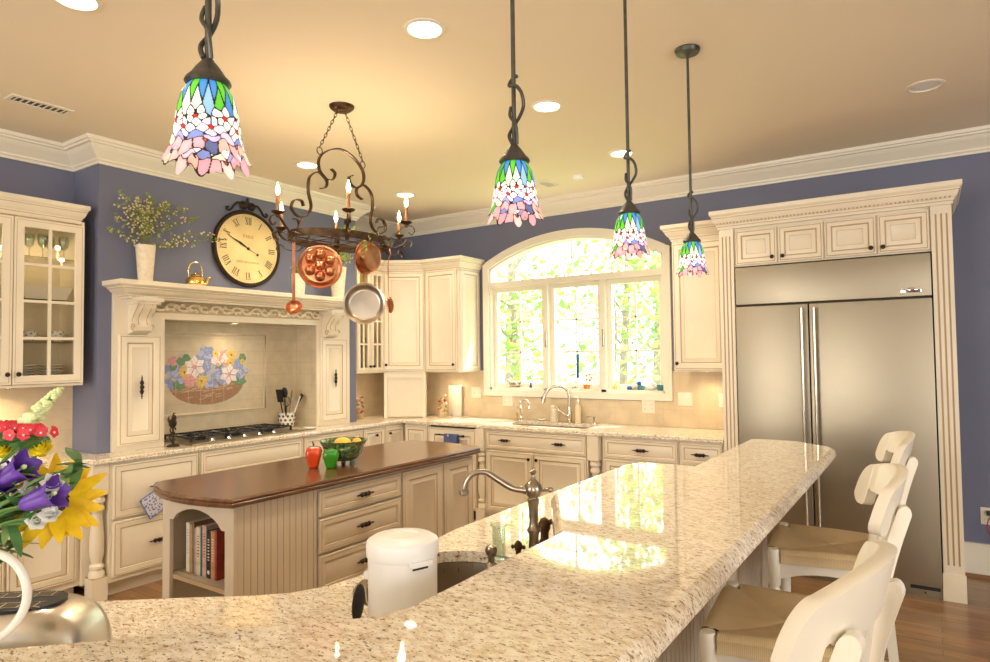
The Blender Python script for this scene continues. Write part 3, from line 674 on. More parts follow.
for i, (yy, xx) in enumerate(((1.84, 0), (1.90, .05), (1.96, 0), (2.03, .04))):
    b = MB(Matrix.Translation((cx_+xx, yy, zs[3]))); b.lathe([(.028, 0), (.028, .003), (.004, .008), (.004, .06), (.025, .085), (.032, .13), (.028, .16), (.027, .16), (.03, .13), (.022, .088), (.001, .07)], 'green_glass', 16)
    tag(b.build('wine_glass', origin=(cx_+xx, yy, zs[3])), 'clear stemmed glass on the top shelf of the crockery cabinet', 'glass', 'stemmed glasses on the top shelf')

# mantel surround
SX = -4.735
t = thing('range_mantel', 'cream carved mantel surround with corbels and two narrow doors round the cooktop', 'mantel', (-4.7, 3.37, .915))
b = MB(); y0, y1, p0, p1 = 2.283, 4.50, 2.65, 4.10; c = 'cream_paint'
b.box((BX, y0, .916), (SX, p0, 2.03), c); b.box((BX, p1, .916), (SX, y1, 2.03), c); b.box((BX, p0, 1.855), (SX, p1, 2.03), c)
pass
b.build('surround', t)
b = MB(); q_ = .057; qx = .11; b.box((BX+.003, y0+q_, 1.985), (SX+qx, y1-q_, 2.09), c); crown(b, [(BX+.003, y0+q_), (SX+qx, y0+q_), (SX+qx, y1-q_), (BX+.003, y1-q_)], 1.985, 1.39, .85)
for i in range(84): yy = y0+.03+i*.0262; b.box((SX+qx+.048, yy, 2.040), (SX+qx+.062, yy+.013, 2.050), 'glaze')
b.prism([(BX+.003, y0-.068), (SX+.238, y0-.068), (SX+.238, y1+.068), (BX+.003, y1+.068)], 2.092, 2.104, c); b.build('mantel_shelf', t, angle=22)
Fm = fr(FX, (SX, 0, 0))
for (a, e_) in ((2.315, 2.618), (4.13, 4.455)):
    d = door(Fm, a, .955, e_, 1.735, t, name='panel_door', stile=.062); pull(Fm, (a+e_)/2, 1.36, d, vert=True, L=.085)
for yc in (2.45, 4.205+.02):
    b = MB()
    prof = [(0, 2.0), (.155, 2.0), (.155, 1.965), (.14, 1.955), (.13, 1.93), (.105, 1.90), (.075, 1.87), (.062, 1.84), (.068, 1.81), (.08, 1.79), (.072, 1.765), (.05, 1.752), (.03, 1.75), (.012, 1.74), (0, 1.735)]
    for hw, s_ in ((.065, 1.0), (.042, 1.06)):
        R = [[(SX+x*s_, yc-hw, z) for x, z in prof], [(SX+x*s_, yc+hw, z) for x, z in prof]]; b.rings(R, c, c, c)
    b.box((SX, yc-.10, 1.968), (SX+.17, yc+.10, 1.995), c); b.box((SX, yc-.085, 1.95), (SX+.155, yc+.085, 1.968), c)
    for sx in (-1, 1):
        b.tube([(SX+.062+(.030-.0016*i)*math.cos(i*.55), yc+sx*.066, 1.786+(.030-.0016*i)*math.sin(i*.55)) for i in range(17)], .004, 'glaze', 6); b.tube(spline([(SX+.145, yc+sx*.0655, 1.95), (SX+.10, yc+sx*.0655, 1.90), (SX+.06, yc+sx*.0655, 1.85), (SX+.055, yc+sx*.0655, 1.82)], 4), .003, 'glaze', 5)
    for hw in (-.03, .03): b.tube(spline([(SX+.148, yc+hw, 1.955), (SX+.113, yc+hw, 1.90), (SX+.081, yc+hw, 1.87), (SX+.068, yc+hw, 1.84), (SX+.076, yc+hw, 1.805)], 4), .003, 'glaze', 5)
    b.build('corbel', t)
b = MB(); rnd = random.Random(3)     # carved scroll frieze
z0 = 1.945
for i in range(17):
    yy = 2.60+i*.092; s_ = 1 if i % 2 else -1
    pts = [(SX+.012, yy+.055*math.cos(a)*(1-a/9), z0+s_*(.030*math.sin(a)*(1-a/9))) for a in [k*.45 for k in range(14)]]
    b.tube(pts, [.0115-.0005*k for k in range(14)], 'carved_glaze' if 'carved_glaze' in M else 'cream_paint', 6)
    for k in range(4):
        a = rnd.uniform(0, 6.28); b.blob((SX+.008, yy+.04*math.cos(a), z0+.024*math.sin(a)), (.011, .016, .010), 'carved_glaze', 8, 5)
    b.blob((SX+.012, yy+.046, z0), (.014, .011, .011), c, 8, 5)
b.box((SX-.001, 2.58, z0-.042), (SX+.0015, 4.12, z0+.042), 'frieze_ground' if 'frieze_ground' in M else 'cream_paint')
b.build('carved_frieze', t)
b = MB()    # dentil line under the shelf
b.box((SX+.11+.010, y0+.05, 1.9995), (SX+.11+.0135, y1-.05, 2.003), 'glaze'); 
b.build('bead_line', t)

# pencil-moulding frame and painted tile mural
b = MB(fr(FX, (WX+.012, 0, 0))); fy0, fy1, fz0, fz1 = 2.70, 3.80, 1.10, 1.765
b.tube([(fy0, fz0, .006), (fy1, fz0, .006), (fy1, fz1, .006), (fy0, fz1, .006), (fy0, fz0, .006)], .011, 'niche_tile', 8)
for z, w in ((fz0, .018), (fz1, .018)): b.box((fy0-.012, z-.012, 0), (fy1+.012, z+.012, .009), 'ceramic_cream')
for y in (fy0, fy1): b.box((y-.012, fz0, 0), (y+.012, fz1, .009), 'ceramic_cream')
tag(b.build('tile_border', origin=(WX+.02, 3.25, 1.1)), 'raised beige stone border framing the painted tiles behind the cooktop', 'tile border')
for nm, c_ in (('pt_blue', (.28, .34, .60)), ('pt_blue_light', (.44, .50, .72)), ('pt_pink', (.72, .34, .34)), ('pt_yellow', (.85, .62, .14)), ('pt_white', (.85, .76, .74)), ('pt_green', (.16, .30, .15)), ('pt_brown', (.36, .20, .11)), ('pt_brown_light', (.55, .37, .22)), ('pt_twig', (.5, .44, .30))):
    mat(nm, c_, .45, var=.18, scale=60)
b = MB(fr(FX, (WX+.012, 0, 0))); rnd = random.Random(11)
cy = 3.235
def disc(y, z, r, mn, h, n=9, wob=.25, sq=1):
    vs = [(y+r*(1+rnd.uniform(-wob, wob))*math.cos(2*PI*i/n), z+sq*r*(1+rnd.uniform(-wob, wob))*math.sin(2*PI*i/n), h) for i in range(n)]; b.add(vs, [tuple(range(n))], mn)
h = .0008
bas = [(cy-.34, 1.355)]+[(cy+.34*math.cos(PI+PI*i/16)*(1), 1.345+.175*math.sin(PI+PI*i/16)) for i in range(1, 16)]+[(cy+.36, 1.40)]
b.add([(y, z, h) for y, z in bas], [tuple(range(len(bas)))], 'pt_brown')
for i in range(46):
    a = rnd.uniform(PI, 2*PI); rr = rnd.uniform(.25, .95); y, z = cy+.32*rr*math.cos(a), 1.35+.16*rr*math.sin(a); h += .000004
    b.add([(y-.03, z-.006, h+.0003), (y+.03, z+.004, h+.0003), (y+.03, z+.011, h+.0003), (y-.03, z+.002, h+.0003)], [(0, 1, 2, 3)], 'pt_brown_light')
def petals(y, z, r, n, mn, cen, w=.42):
    global h
    h += .00002; a0 = rnd.uniform(0, 1)
    for i in range(n):
        a = a0+2*PI*i/n; d = Vector((math.cos(a), math.sin(a))); q = Vector((-d.y, d.x))
        pts = [Vector((y, z))+d*r*.1, Vector((y, z))+d*r*.6+q*r*w*.5, Vector((y, z))+d*r, Vector((y, z))+d*r*.6-q*r*w*.5]; b.add([(p.x, p.y, h) for p in pts], [(0, 1, 2, 3)], mn)
    h += .00002; disc(y, z, r*.2, cen, h)
def cluster(y, z, r, cols, n=40):
    global h
    for i in range(n):
        a = rnd.uniform(0, 2*PI); q = r*math.sqrt(rnd.random()); h += .000004; disc(y+q*math.cos(a), z+q*math.sin(a), rnd.uniform(.016, .028), rnd.choice(cols), h, 5)
for y, z, r in ((cy-.31, 1.42, .09), (cy+.03, 1.43, .12), (cy-.02, 1.57, .08), (cy+.29, 1.45, .09), (cy+.15, 1.40, .06), (cy-.15, 1.40, .06)): cluster(y, z, r, ['pt_blue', 'pt_blue_light', 'pt_blue'], 60)
for y, z in ((cy-.2, 1.56), (cy-.24, 1.54), (cy-.28, 1.345), (cy-.24, 1.33), (cy+.27, 1.36), (cy+.33, 1.35), (cy-.3, 1.5), (cy+.1, 1.5), (cy+.33, 1.56)):
    h += .00001; disc(y, z, .035, 'pt_green', h, 6, .4)
cluster(cy+.09, 1.56, .05, ['pt_pink', 'pt_white']); cluster(cy-.17, 1.39, .045, ['pt_pink']); cluster(cy-.31, 1.535, .025, ['pt_pink'], 12); cluster(cy+.16, 1.57, .045, ['pt_pink', 'pt_white'])
for y, z, r in ((cy+.22, 1.59, .05), (cy+.21, 1.52, .045), (cy-.21, 1.45, .055), (cy-.06, 1.37, .06), (cy+.07, 1.6, .035), (cy+.33, 1.53, .028)): petals(y, z, r, 11, 'pt_yellow', 'pt_brown', .5)
for y, z, r in ((cy-.12, 1.49, .10), (cy+.2, 1.42, .095)): petals(y, z, r, 6, 'pt_white', 'pt_pink', .62)
for k in range(14):
    y = cy+rnd.uniform(-.38, .42); z = 1.5+rnd.uniform(0, .05); q = rnd.uniform(-.1, .1); b.add([(y, z, .0006), (y+.004, z, .0006), (y+q, z+.13, .0006)], [(0, 1, 2)], 'pt_twig')
for k in range(5): b.box((cy-.325+k*.108+.04, 1.18, .0034), (cy-.325+k*.108+.043, 1.40, .0037), 'grout')
for z in (1.29, 1.395): b.box((cy-.35, z, .0034), (cy+.1, z+.003, .0037), 'grout')
tag(b.build('tile_mural', origin=(WX+.012, cy, 1.17), smooth=False), 'painted tile picture of a brown basket of blue, pink and yellow flowers', 'tile mural')

# cooktop
t = thing('cooktop', 'six-burner gas cooktop with black grates set in the granite', 'cooktop', (-4.79, 3.25, .915))
kx0, kx1, ky0, ky1 = -5.06, -4.55, 2.76, 3.80
b = MB(); slab(b, [(kx0, ky0), (kx1, ky0), (kx1, ky1), (kx0, ky1)], [(0, .9155), (0, .925), (.012, .932), (.03, .932), (.034, .928)], 'stainless'); b.build('tray', t)
for i in range(3):
    ya = ky0+.05+i*(ky1-ky0-.1)/3; yb = ya+(ky1-ky0-.1)/3-.008
    b = MB(); h0, h1 = .957, .969
    for x in (kx0+.04, (kx0+kx1)/2-.03, kx1-.11): b.box((x-.006, ya, h0), (x+.006, yb, h1), 'black_enamel')
    for y in (ya+.006, yb-.006, (ya+yb)/2): b.box((kx0+.04, y-.006, h0), (kx1-.11, y+.006, h1), 'black_enamel')
    for x in (kx0+.145, kx1-.205):
        for a in range(4):
            an = a*PI/2+PI/4; b.box((-.006, .025, h0+.002), (.006, .085, h1+.004), 'black_enamel', T=Matrix.Translation((x, (ya+yb)/2, 0)) @ Matrix.Rotation(an, 4, 'Z'))
    for x in (kx0+.04, kx1-.11):
        for y in (ya+.006, yb-.006): b.box((x-.007, y-.007, .93), (x+.007, y+.007, h0), 'black_enamel')
    b.build('grate', t)
    for x in (kx0+.145, kx1-.205):
        b = MB(Matrix.Translation((x, (ya+yb)/2, 0))); b.lathe([(.05, .929), (.048, .938), (.03, .94), (.032, .948), (.028, .953), (.001, .954)], 'black_enamel', 20); b.build('burner', t)
for i in range(5):
    y = 2.95+i*.14; b = MB(Matrix.Translation((kx1-.045, y+.0, 0))); b.lathe([(.019, .932), (.018, .936), (.013, .937), (.012, .948), (.001, .949)], 'chrome', 16); b.box((-.002, -.011, .947), (.002, .011, .952), 'chrome'); b.build('knob', t)

# items near the cooktop
t = thing('utensil_crock', 'pierced white ceramic crock holding cooking utensils beside the cooktop', 'crock', (-4.98, 3.95, .916))
b = MB(Matrix.Translation((-4.98, 3.95, .916))); b.lathe([(.05, 0), (.068, .03), (.076, .08), (.07, .12), (.075, .135), (.070, .135), (.066, .12), (.07, .08), (.06, .03), (.001, .02)], 'crock_lattice' if 'crock_lattice' in M else 'ceramic_white', 28)
for k in range(11):
    for r_ in range(3):
        a = 2*PI*(k+.5*(r_ % 2))/11; z = .035+r_*.035; rr = (.0685, .0762, .0735)[r_]
        b.blob((rr*math.cos(a), rr*math.sin(a), z), (.004, .012, .012), 'cabinet_dark', 8, 5, rot=Matrix.Rotation(a, 3, 'Z'))
b.build('pot', t)
def utensil(kind, x, y, lean, az, L, mn, lab):
    base = Vector((x, y, .945)); d = Vector((math.sin(lean)*math.cos(az), math.sin(lean)*math.sin(az), math.cos(lean)))
    R_ = Matrix.Translation(base) @ look(d); t = thing({'whisk': 'whisk', 'spoon': 'cooking_spoon', 'spatula': 'spatula', 'knife': 'cooking_turner'}[kind], lab, 'utensil', tuple(base)); b = MB(R_)
    b.tube([(0, 0, 0), (0, 0, L*.66)], .006, mn, 8); b.build('handle', t); b = MB(R_)
    if kind == 'spoon': b.blob((0, 0, L*.82), (.03, .009, .05), mn, 12, 7)
    elif kind == 'spatula': b.box((-.03, -.003, L*.64), (.03, .003, L), mn, bev=.002)
    elif kind == 'knife': b.rings([[(-.01, -.003, L*.64), (.01, -.003, L*.64), (.01, .003, L*.64), (-.01, .003, L*.64)], [(-.026, -.003, L*.95), (.026, -.003, L*1.0), (.026, .003, L*1.0), (-.026, .003, L*.95)]], mn, mn, mn)
    else:
        for k in range(6):
            a = k*PI/6; b.tube([(math.cos(a)*.035*math.sin(PI*i/8), math.sin(a)*.035*math.sin(PI*i/8), L*.64+(L*.36)*(1-math.cos(PI*i/8))/2) for i in range(9)], .0022, mn, 5)
    b.build('head', t)
utensil('spatula', -4.99, 3.93, .30, -1.2, .34, 'black', 'black slotted spatula leaning toward the mural in the crock'); utensil('spoon', -4.97, 3.93, .12, -1.0, .36, 'black', 'black ladle-shaped spoon standing tallest in the crock')
utensil('spoon', -4.98, 3.96, .12, 1.0, .33, 'spoon_wood', 'wooden spoon standing in the middle of the crock'); utensil('spatula', -4.96, 3.97, .34, 1.0, .27, 'white_plastic', 'white spatula leaning out of the crock')
utensil('knife', -4.98, 3.97, .48, 1.4, .31, 'black', 'black turner leaning furthest toward the corner cabinets'); utensil('whisk', -4.96, 3.92, .38, -.6, .28, 'iron', 'dark wire whisk in the crock')
plate(-4.63, 3.93, .916, .07, lab='white spoon rest dish on the granite beside the cooktop', nm='spoon_rest')
t = thing('iron_ornament', 'black scrolled iron ornament standing beside the cooktop', 'ornament', (-4.66, 2.675, .916))
b = MB(Matrix.Translation((-4.66, 2.675, .916))); b.lathe([(.045, 0), (.04, .01), (.008, .02), (.006, .2)], 'iron', 12)
b.tube([(0, .0+.028*math.cos(a), .07+.028*math.sin(a)) for a in [i*.6 for i in range(10)]], .005, 'iron', 6); b.tube([(0, .022*math.cos(a), .12+.022*math.sin(a)) for a in [i*.6 for i in range(10)]], .005, 'iron', 6)
b.blob((0, -.002, .17), (.018, .03, .035), 'iron', 10, 7); b.blob((0, .008, .21), (.013, .018, .022), 'iron', 10, 7); b.tube([(0, .0, .225), (0, .008, .245), (0, .022, .24)], [.008, .006, .002], 'iron', 6); b.tube([(0, -.02, .17), (0, -.035, .2), (0, -.03, .225)], [.01, .008, .002], 'iron', 6)
b.build('figure', t)

# mantel items
def branches(name, x, y, z, n, spread, height, lab, leaf='sprig_leaf', bud='sprig_bud', seed=1, bias=(0, 0), reach=None):
    t = thing(name, lab, 'branches', (x, y, z)); rnd = random.Random(seed); s = MB(); f = MB(); q = MB()
    for k in range(n):
        a = rnd.uniform(0, 2*PI); sp = spread*rnd.uniform(.15, 1); hh = height*rnd.uniform(.55, 1)
        ex, ey = math.cos(a)*sp*.45+bias[0], math.sin(a)*sp+bias[1]
        if reach and k < len(reach): ex, ey, hh = reach[k]
        ex = max(ex, BX+.015-x)
        pts = spline([(x+rnd.uniform(-.01, .01), y+rnd.uniform(-.02, .02), z), (x+ex*.25, y+ey*.3, z+hh*.5), (x+ex*.6, y+ey*.65, z+hh*.85), (x+ex, y+ey, z+hh)], 5)
        s.tube(pts, .0017, 'sprig_stem', 4)
        for i in range(4, len(pts)):
            for _ in range(3):
                p = pts[i]+Vector((rnd.gauss(0, .011), rnd.gauss(0, .014), rnd.gauss(0, .012))); p.x = max(p.x, BX+.01)
                if rnd.random() < .45: q.blob(p, .0065, bud, 6, 4)
                else:
                    d = Vector((rnd.gauss(0, 1), rnd.gauss(0, 1), rnd.gauss(0, 1))).normalized(); c2 = d.orthogonal(); L_ = .016
                    f.add([p, p+d*L_+c2*.007, p+d*L_*2, p+d*L_-c2*.007], [(0, 1, 2, 3)], leaf)
    s.build('stems', t); f.build('leaves', t, smooth=False)['kind'] = 'stuff'; q.build('buds', t)['kind'] = 'stuff'
mat('sprig_stem', (.16, .17, .05), .7); mat('sprig_leaf', (.22, .27, .06), .6, var=.3, scale=20); mat('sprig_bud', (.72, .60, .34), .6); mat('ivy_leaf', (.35, .42, .10), .5, var=.3, scale=20)
MZ = 2.105
def vase(y, r0, r1, h, lab, x=-4.635):
    b = MB(Matrix.Translation((x, y, MZ))); b.lathe([(r0, 0), (r0*1.02, .008), (r0*1.15, h*.4), (r1, h), (r1*.92, h), (r0*1.05, h*.4), (r0*.9, .012), (.001, .012)], 'ceramic_cream', 28); return tag(b.build('vase', origin=(x, y, MZ)), lab, 'vase')
vase(2.45, .047, .066, .265, 'tall tapered cream vase holding flowering sprigs on the mantel')
branches('flowering_sprigs', -4.635, 2.45, MZ+.22, 22, .25, .40, 'loose green sprigs with pale buds spreading from the mantel vase', seed=5, reach=[(.02, .62, .17), (.02, .50, .20), (0, -.22, .22), (0, -.24, .12), (.03, .33, .10), (.02, .28, .36), (0, -.2, .30), (.02, .38, .30)])
t = thing('kettle', 'small polished brass kettle with swan-neck spout on the mantel', 'kettle', (-4.62, 2.82, MZ)); K = Matrix.Translation((-4.62, 2.82, MZ))
b = MB(K); b.lathe([(.058, 0), (.066, .012), (.068, .04), (.06, .068), (.035, .08), (.034, .084)], 'brass', 28); b.build('body', t)
b = MB(K); b.lathe([(.034, .083), (.026, .093), (.008, .098), (.006, .103), (.011, .109), (.001, .117)], 'brass', 18); b.build('lid', t)
b = MB(K); b.tube(spline([(0, .05, .02), (0, .085, .03), (0, .095, .055), (0, .105, .075), (0, .125, .08)], 4), [.016-.0006*i for i in range(17)], 'brass', 10); b.build('spout', t)
b = MB(K); b.tube([(0, -.055, .065), (0, -.058, .12), (0, -.045, .165), (0, -.015, .185), (0, .02, .185), (0, .045, .165), (0, .056, .12), (0, .053, .065)], .0045, 'brass', 8); b.build('handle', t)
t2 = vase(3.80, .05, .062, .19, 'short cream vase on the mantel between ladle and copper mould')
vase(4.26, .055, .08, .30, 'tall cream vase standing at the far end of the mantel')
branches('ivy_sprigs', -4.635, 4.26, MZ+.26, 12, .18, .26, 'yellow-green leafy sprigs in the vase at the far mantel end', leaf='ivy_leaf', bud='ivy_leaf', seed=8)
branches('ivy_sprigs', -4.635, 3.80, MZ+.15, 4, .06, .12, 'few leaves rising from the short vase behind the copper mould', leaf='ivy_leaf', bud='ivy_leaf', seed=9)

# clock
t = thing('wall_clock', 'large round antique clock with cream face and black scroll crest', 'clock', (BX, 3.36, 2.475)); CK = fr(FX, (BX, 3.36, 2.475)); R0 = .318
mat('clock_face', (.80, .62, .30), .5, var=.12, scale=5); mat('clock_ink', (.05, .04, .03), .6); mat('clock_red', (.55, .28, .12), .6)
b = MB(CK); b.lathe([(R0, 0), (R0+.006, .015), (R0-.004, .034), (R0-.02, .038), (R0-.028, .026)], 'iron', 56, cap=False); b.build('rim', t)
b = MB(CK); b.lathe([(R0-.02, .008), (R0-.022, .024), (.001, .0245)], 'clock_face', 56); f_ = b.build('face', t)
b = MB(CK)
def stroke(y0, z0, y1, z1, w, mn='clock_ink', hh=.0262):
    d = Vector((y1-y0, z1-z0)).normalized(); q = Vector((-d.y, d.x))*w/2
    b.add([(y0+q.x, z0+q.y, hh), (y1+q.x, z1+q.y, hh), (y1-q.x, z1-q.y, hh), (y0-q.x, z0-q.y, hh)], [(0, 1, 2, 3)], mn)
ROM = ['XII', 'I', 'II', 'III', 'IIII', 'V', 'VI', 'VII', 'VIII', 'IX', 'X', 'XI']
for k, tx in enumerate(ROM):
    a = PI/2-k*PI/6; up = Vector((math.cos(a), math.sin(a))); rt = Vector((up.y, -up.x)); cw_ = {'I': .016, 'V': .034, 'X': .034}; W = sum(cw_[q] for q in tx); u = -W/2; hh_ = .028; cen = up*.232
    def S(ua, va, ub, vb, w):
        p = cen+rt*ua+up*va; q = cen+rt*ub+up*vb; stroke(p.x, p.y, q.x, q.y, w)
    for q in tx:
        w_ = cw_[q]; m_ = u+w_/2
        if q == 'I': S(m_, -hh_, m_, hh_, .007)
        elif q == 'V': S(m_-.011, hh_, m_, -hh_, .007); S(m_+.011, hh_, m_, -hh_, .003)
        else: S(m_-.012, hh_, m_+.012, -hh_, .007); S(m_+.012, hh_, m_-.012, -hh_, .003)
        S(m_-w_*.4, hh_, m_+w_*.4, hh_, .003); S(m_-w_*.4, -hh_, m_+w_*.4, -hh_, .003); u += w_
for k in range(60):
    a = k*PI/30; r_ = .268; stroke(r_*math.cos(a), r_*math.sin(a), (r_+.01)*math.cos(a), (r_+.01)*math.sin(a), .002)
b.build('numerals', f_, smooth=False)
def text_mesh(name, body, size, F, mn, parent=None, ext=.0004):
    cu = bpy.data.curves.new(name, 'FONT'); cu.body = body; cu.size = size; cu.align_x = 'CENTER'; cu.align_y = 'CENTER'; cu.extrude = ext; cu.resolution_u = 3
    o = bpy.data.objects.new(name, cu); COL.objects.link(o); dg = bpy.context.evaluated_depsgraph_get(); me = bpy.data.meshes.new_from_object(o.evaluated_get(dg)); bpy.data.objects.remove(o)
    o0 = Vector(parent['_o']) if parent is not None else Vector(); me.transform(Matrix.Translation(-o0) @ F); me.materials.clear(); me.materials.append(M[mn])
    o = bpy.data.objects.new(name, me); COL.objects.link(o)
    if parent is not None: o.parent = parent
    return o
text_mesh('lettering', 'PARIS', .04, CK @ Matrix.Translation((0, .10, .0265)), 'clock_red', f_); text_mesh('lettering', 'HÔTEL DE LA CLOCHE', .021, CK @ Matrix.Translation((0, -.115, .0265)), 'clock_red', f_)
b = MB(CK)
def hand(a, L, w, tail):
    d = Vector((math.cos(a), math.sin(a))); q = Vector((-d.y, d.x)); pts = [(-d*tail), (d*L*.55+q*w), (d*L), (d*L*.55-q*w)]
    b.add([(p.x, p.y, .031) for p in pts]+[(p.x, p.y, .029) for p in pts], [(0, 1, 2, 3), (7, 6, 5, 4)], 'clock_ink')
am = PI/2-2*PI*(49.3/60); hand(am, .235, .005, .10); hand(am-.03, .15, .010, .03); b.lathe([(.012, .026), (.012, .033), (.001, .034)], 'clock_ink', 12); b.blob((-.098*math.cos(am), -.098*math.sin(am), .03), (.012, .012, .003), 'clock_ink', 8, 5)
b.build('hands', f_)
b = MB(CK)   # crest
for s_ in (-1, 1):
    b.tube(spline([(s_*.04, .36, .015), (s_*.09, .378, .015), (s_*.13, .345, .015), (s_*.155, .31, .015), (s_*.185, .30, .015), (s_*.195, .32, .015), (s_*.178, .325, .015)], 4), .009, 'iron', 6)
    b.tube(spline([(s_*.01, .345, .015), (s_*.05, .335, .015), (s_*.07, .365, .015), (s_*.045, .39, .015), (s_*.025, .37, .015)], 4), .009, 'iron', 6); b.blob((s_*.05, .362, .018), (.02, .02, .012), 'iron', 8, 5)
b.blob((0, .375, .018), (.024, .03, .014), 'iron', 10, 6); b.blob((0, .415, .018), (.012, .018, .01), 'iron', 10, 6)
b.build('crest', t)
t = None

# upper cabinets round the inner corner
t = thing('wall_cabinet', 'cream glass-door wall cabinet half hidden behind the hanging pans', 'cabinet', (-4.95, 4.8, 1.39)); Fg = fr(FX, (-4.77, 0, 0))
zs2 = open_box(t, Fg, B1+.005, 1.39, 5.01, 2.47, .345, 3)
glass_door(Fg, B1+.01, 1.405, 4.807, 2.44, t, 4, 2, .042, kn=(4.785, 1.46)); glass_door(Fg, 4.812, 1.405, 5.005, 2.44, t, 4, 2, .042, kn=(4.835, 1.46))
for k, (z, y) in enumerate(((zs2[0], 4.72), (zs2[1], 4.72), (zs2[1], 4.9), (zs2[2], 4.9), (zs2[0], 4.9))): cup(-4.9, y, z, 'patterned cup in the glass cabinet behind the pans', grp='cups in the glass cabinet behind the pans')
t2 = thing('wall_cabinet', 'tall cream diagonal wall cabinet in the inner corner of the kitchen', 'cabinet', (-4.8, 5.35, .916))
A, Bp = Vector((-4.77, 5.012)), Vector((-4.40, 5.25)); dv = (Bp-A).normalized(); nv = Vector((dv.y, -dv.x)); Ld = (Bp-A).length
Fd = Matrix(((dv.x, 0, nv.x, A.x), (dv.y, 0, nv.y, A.y), (0, 1, 0, 0), (0, 0, 0, 1)))
b = MB(); b.prism([(WX+.014, 5.012), (-4.775, 5.014), (-4.405, 5.252), (-4.40, WY-.014), (WX+.014, WY-.014)], 1.39, 2.47, 'cream_paint'); b.build('body', t2)
d = door(Fd, .004, 1.405, Ld-.004, 2.44, t2); knob(Fd, .035, 1.47, d)
b = MB(Fd); b.box((.004, .917, -.12), (.04, 1.392, 0), 'cream_paint'); b.box((Ld-.04, .917, -.12), (Ld-.004, 1.392, 0), 'cream_paint'); b.box((.04, 1.34, -.12), (Ld-.04, 1.392, 0), 'cream_paint'); b.box((.03, .917, -.13), (Ld-.03, 1.35, -.03), 'cream_paint')
b.box((.04, .925, -.03), (Ld-.04, 1.34, -.022), 'cream_paint'); b.box((.04, .917, -.03), (Ld-.04, .921, -.005), 'glaze')
for i in range(22): z = .935+i*.0185; b.box((.04, z, -.022), (Ld-.04, z+.0165, -.018), 'cream_paint')
b.build('tambour_front', t2)
t3 = thing('wall_cabinet', 'cream wall cabinet with panelled end beside the arched window', 'cabinet', (-4.17, 5.42, 1.39)); Fu = fr(FY, (0, 5.25, 0))
b = MB(); b.box((-4.395, 5.252, 1.39), (-3.952, WY-.002, 2.47), 'cream_paint'); b.build('body', t3); d = door(Fu, -4.39, 1.405, -3.975, 2.44, t3); knob(Fu, -4.01, 1.47, d)
Fe = fr(FX, (-3.952, 0, 0)); door(Fe, 5.262, 1.405, 5.588, 2.44, t3, name='end_panel', stile=.05)
b = MB(); crown(b, [(-4.77, B1+.005), (-4.77, 5.0)], 2.43, .7, 1.0); b.box((WX+.004, B1+.005, 2.468), (-4.77, 5.0, 2.556), 'cream_paint'); b.build('crown_moulding', t, angle=22)
b = MB(); crown(b, [(-4.77, 5.004), (-4.40, 5.25)], 2.43, .7, 1.0); b.build('crown_moulding', t2, angle=22)
b = MB(); crown(b, [(-4.40, 5.246), (-3.945, 5.246), (-3.945, WY-.004)], 2.43, .8, 1.0); b.build('crown_moulding', t3, angle=22)
# things under the corner cabinets
def bottle(x, y, lab, seed, h=.21):
    t = thing('decorated_bottle', lab, 'bottle', (x, y, .916)); b = MB(Matrix.Translation((x, y, .916))); b.lathe([(.042, 0), (.046, .01), (.046, .07), (.04, .1), (.03, .13), (.034, .16), (.018, .185), (.015, h), (.001, h)], 'jar_fruit', 18); b.build('jar', t)
    b = MB(Matrix.Translation((x, y, .916))); rnd = random.Random(seed)
    for k in range(38):
        a = rnd.uniform(0, 6.28); z = rnd.uniform(.06, h+.02); r_ = .05*(1-.3*z/h); b.blob((r_*math.cos(a), r_*math.sin(a), z), rnd.uniform(.008, .014), rnd.choice(['berry_red', 'berry_orange', 'sprig_leaf', 'paper']), 7, 4)
    b.build('dried_flowers', t)['kind'] = 'stuff'
mat('berry_red', (.35, .06, .03), .5); mat('berry_orange', (.62, .25, .06), .5); speckled('jar_fruit', (.62, .48, .28), (.35, .12, .05), 70, .35)
bottle(-4.97, 4.86, 'dark red and orange decorated bottle beside the mantel', 2); bottle(-4.30, 5.40, 'decorated jar with dried flowers in the lit corner', 4, .22)
b = MB(); b.box((-4.33, WY-.055, .917), (-4.16, WY-.03, 1.24), 'paper', bev=.008); tag(b.build('recipe_board', origin=(-4.24, WY-.04, .917)), 'pale upright board behind the dried-flower jar', 'board')
b = MB(Matrix.Translation((-1.365, 5.45, 0)) @ Matrix.Rotation(.05, 4, 'Y')); b.box((-.02, -.12, .985), (.0, .12, 1.26), 'spoon_wood', bev=.004); b.box((-.02, -.03, 1.25), (0, .03, 1.32), 'spoon_wood', bev=.004); b.box((-.02, -.12, .918), (0, .12, .99), 'spoon_wood')
tag(b.build('cutting_board', origin=(-1.36, 5.45, .918)), 'brown wooden cutting board standing against the fridge surround', 'cutting board')
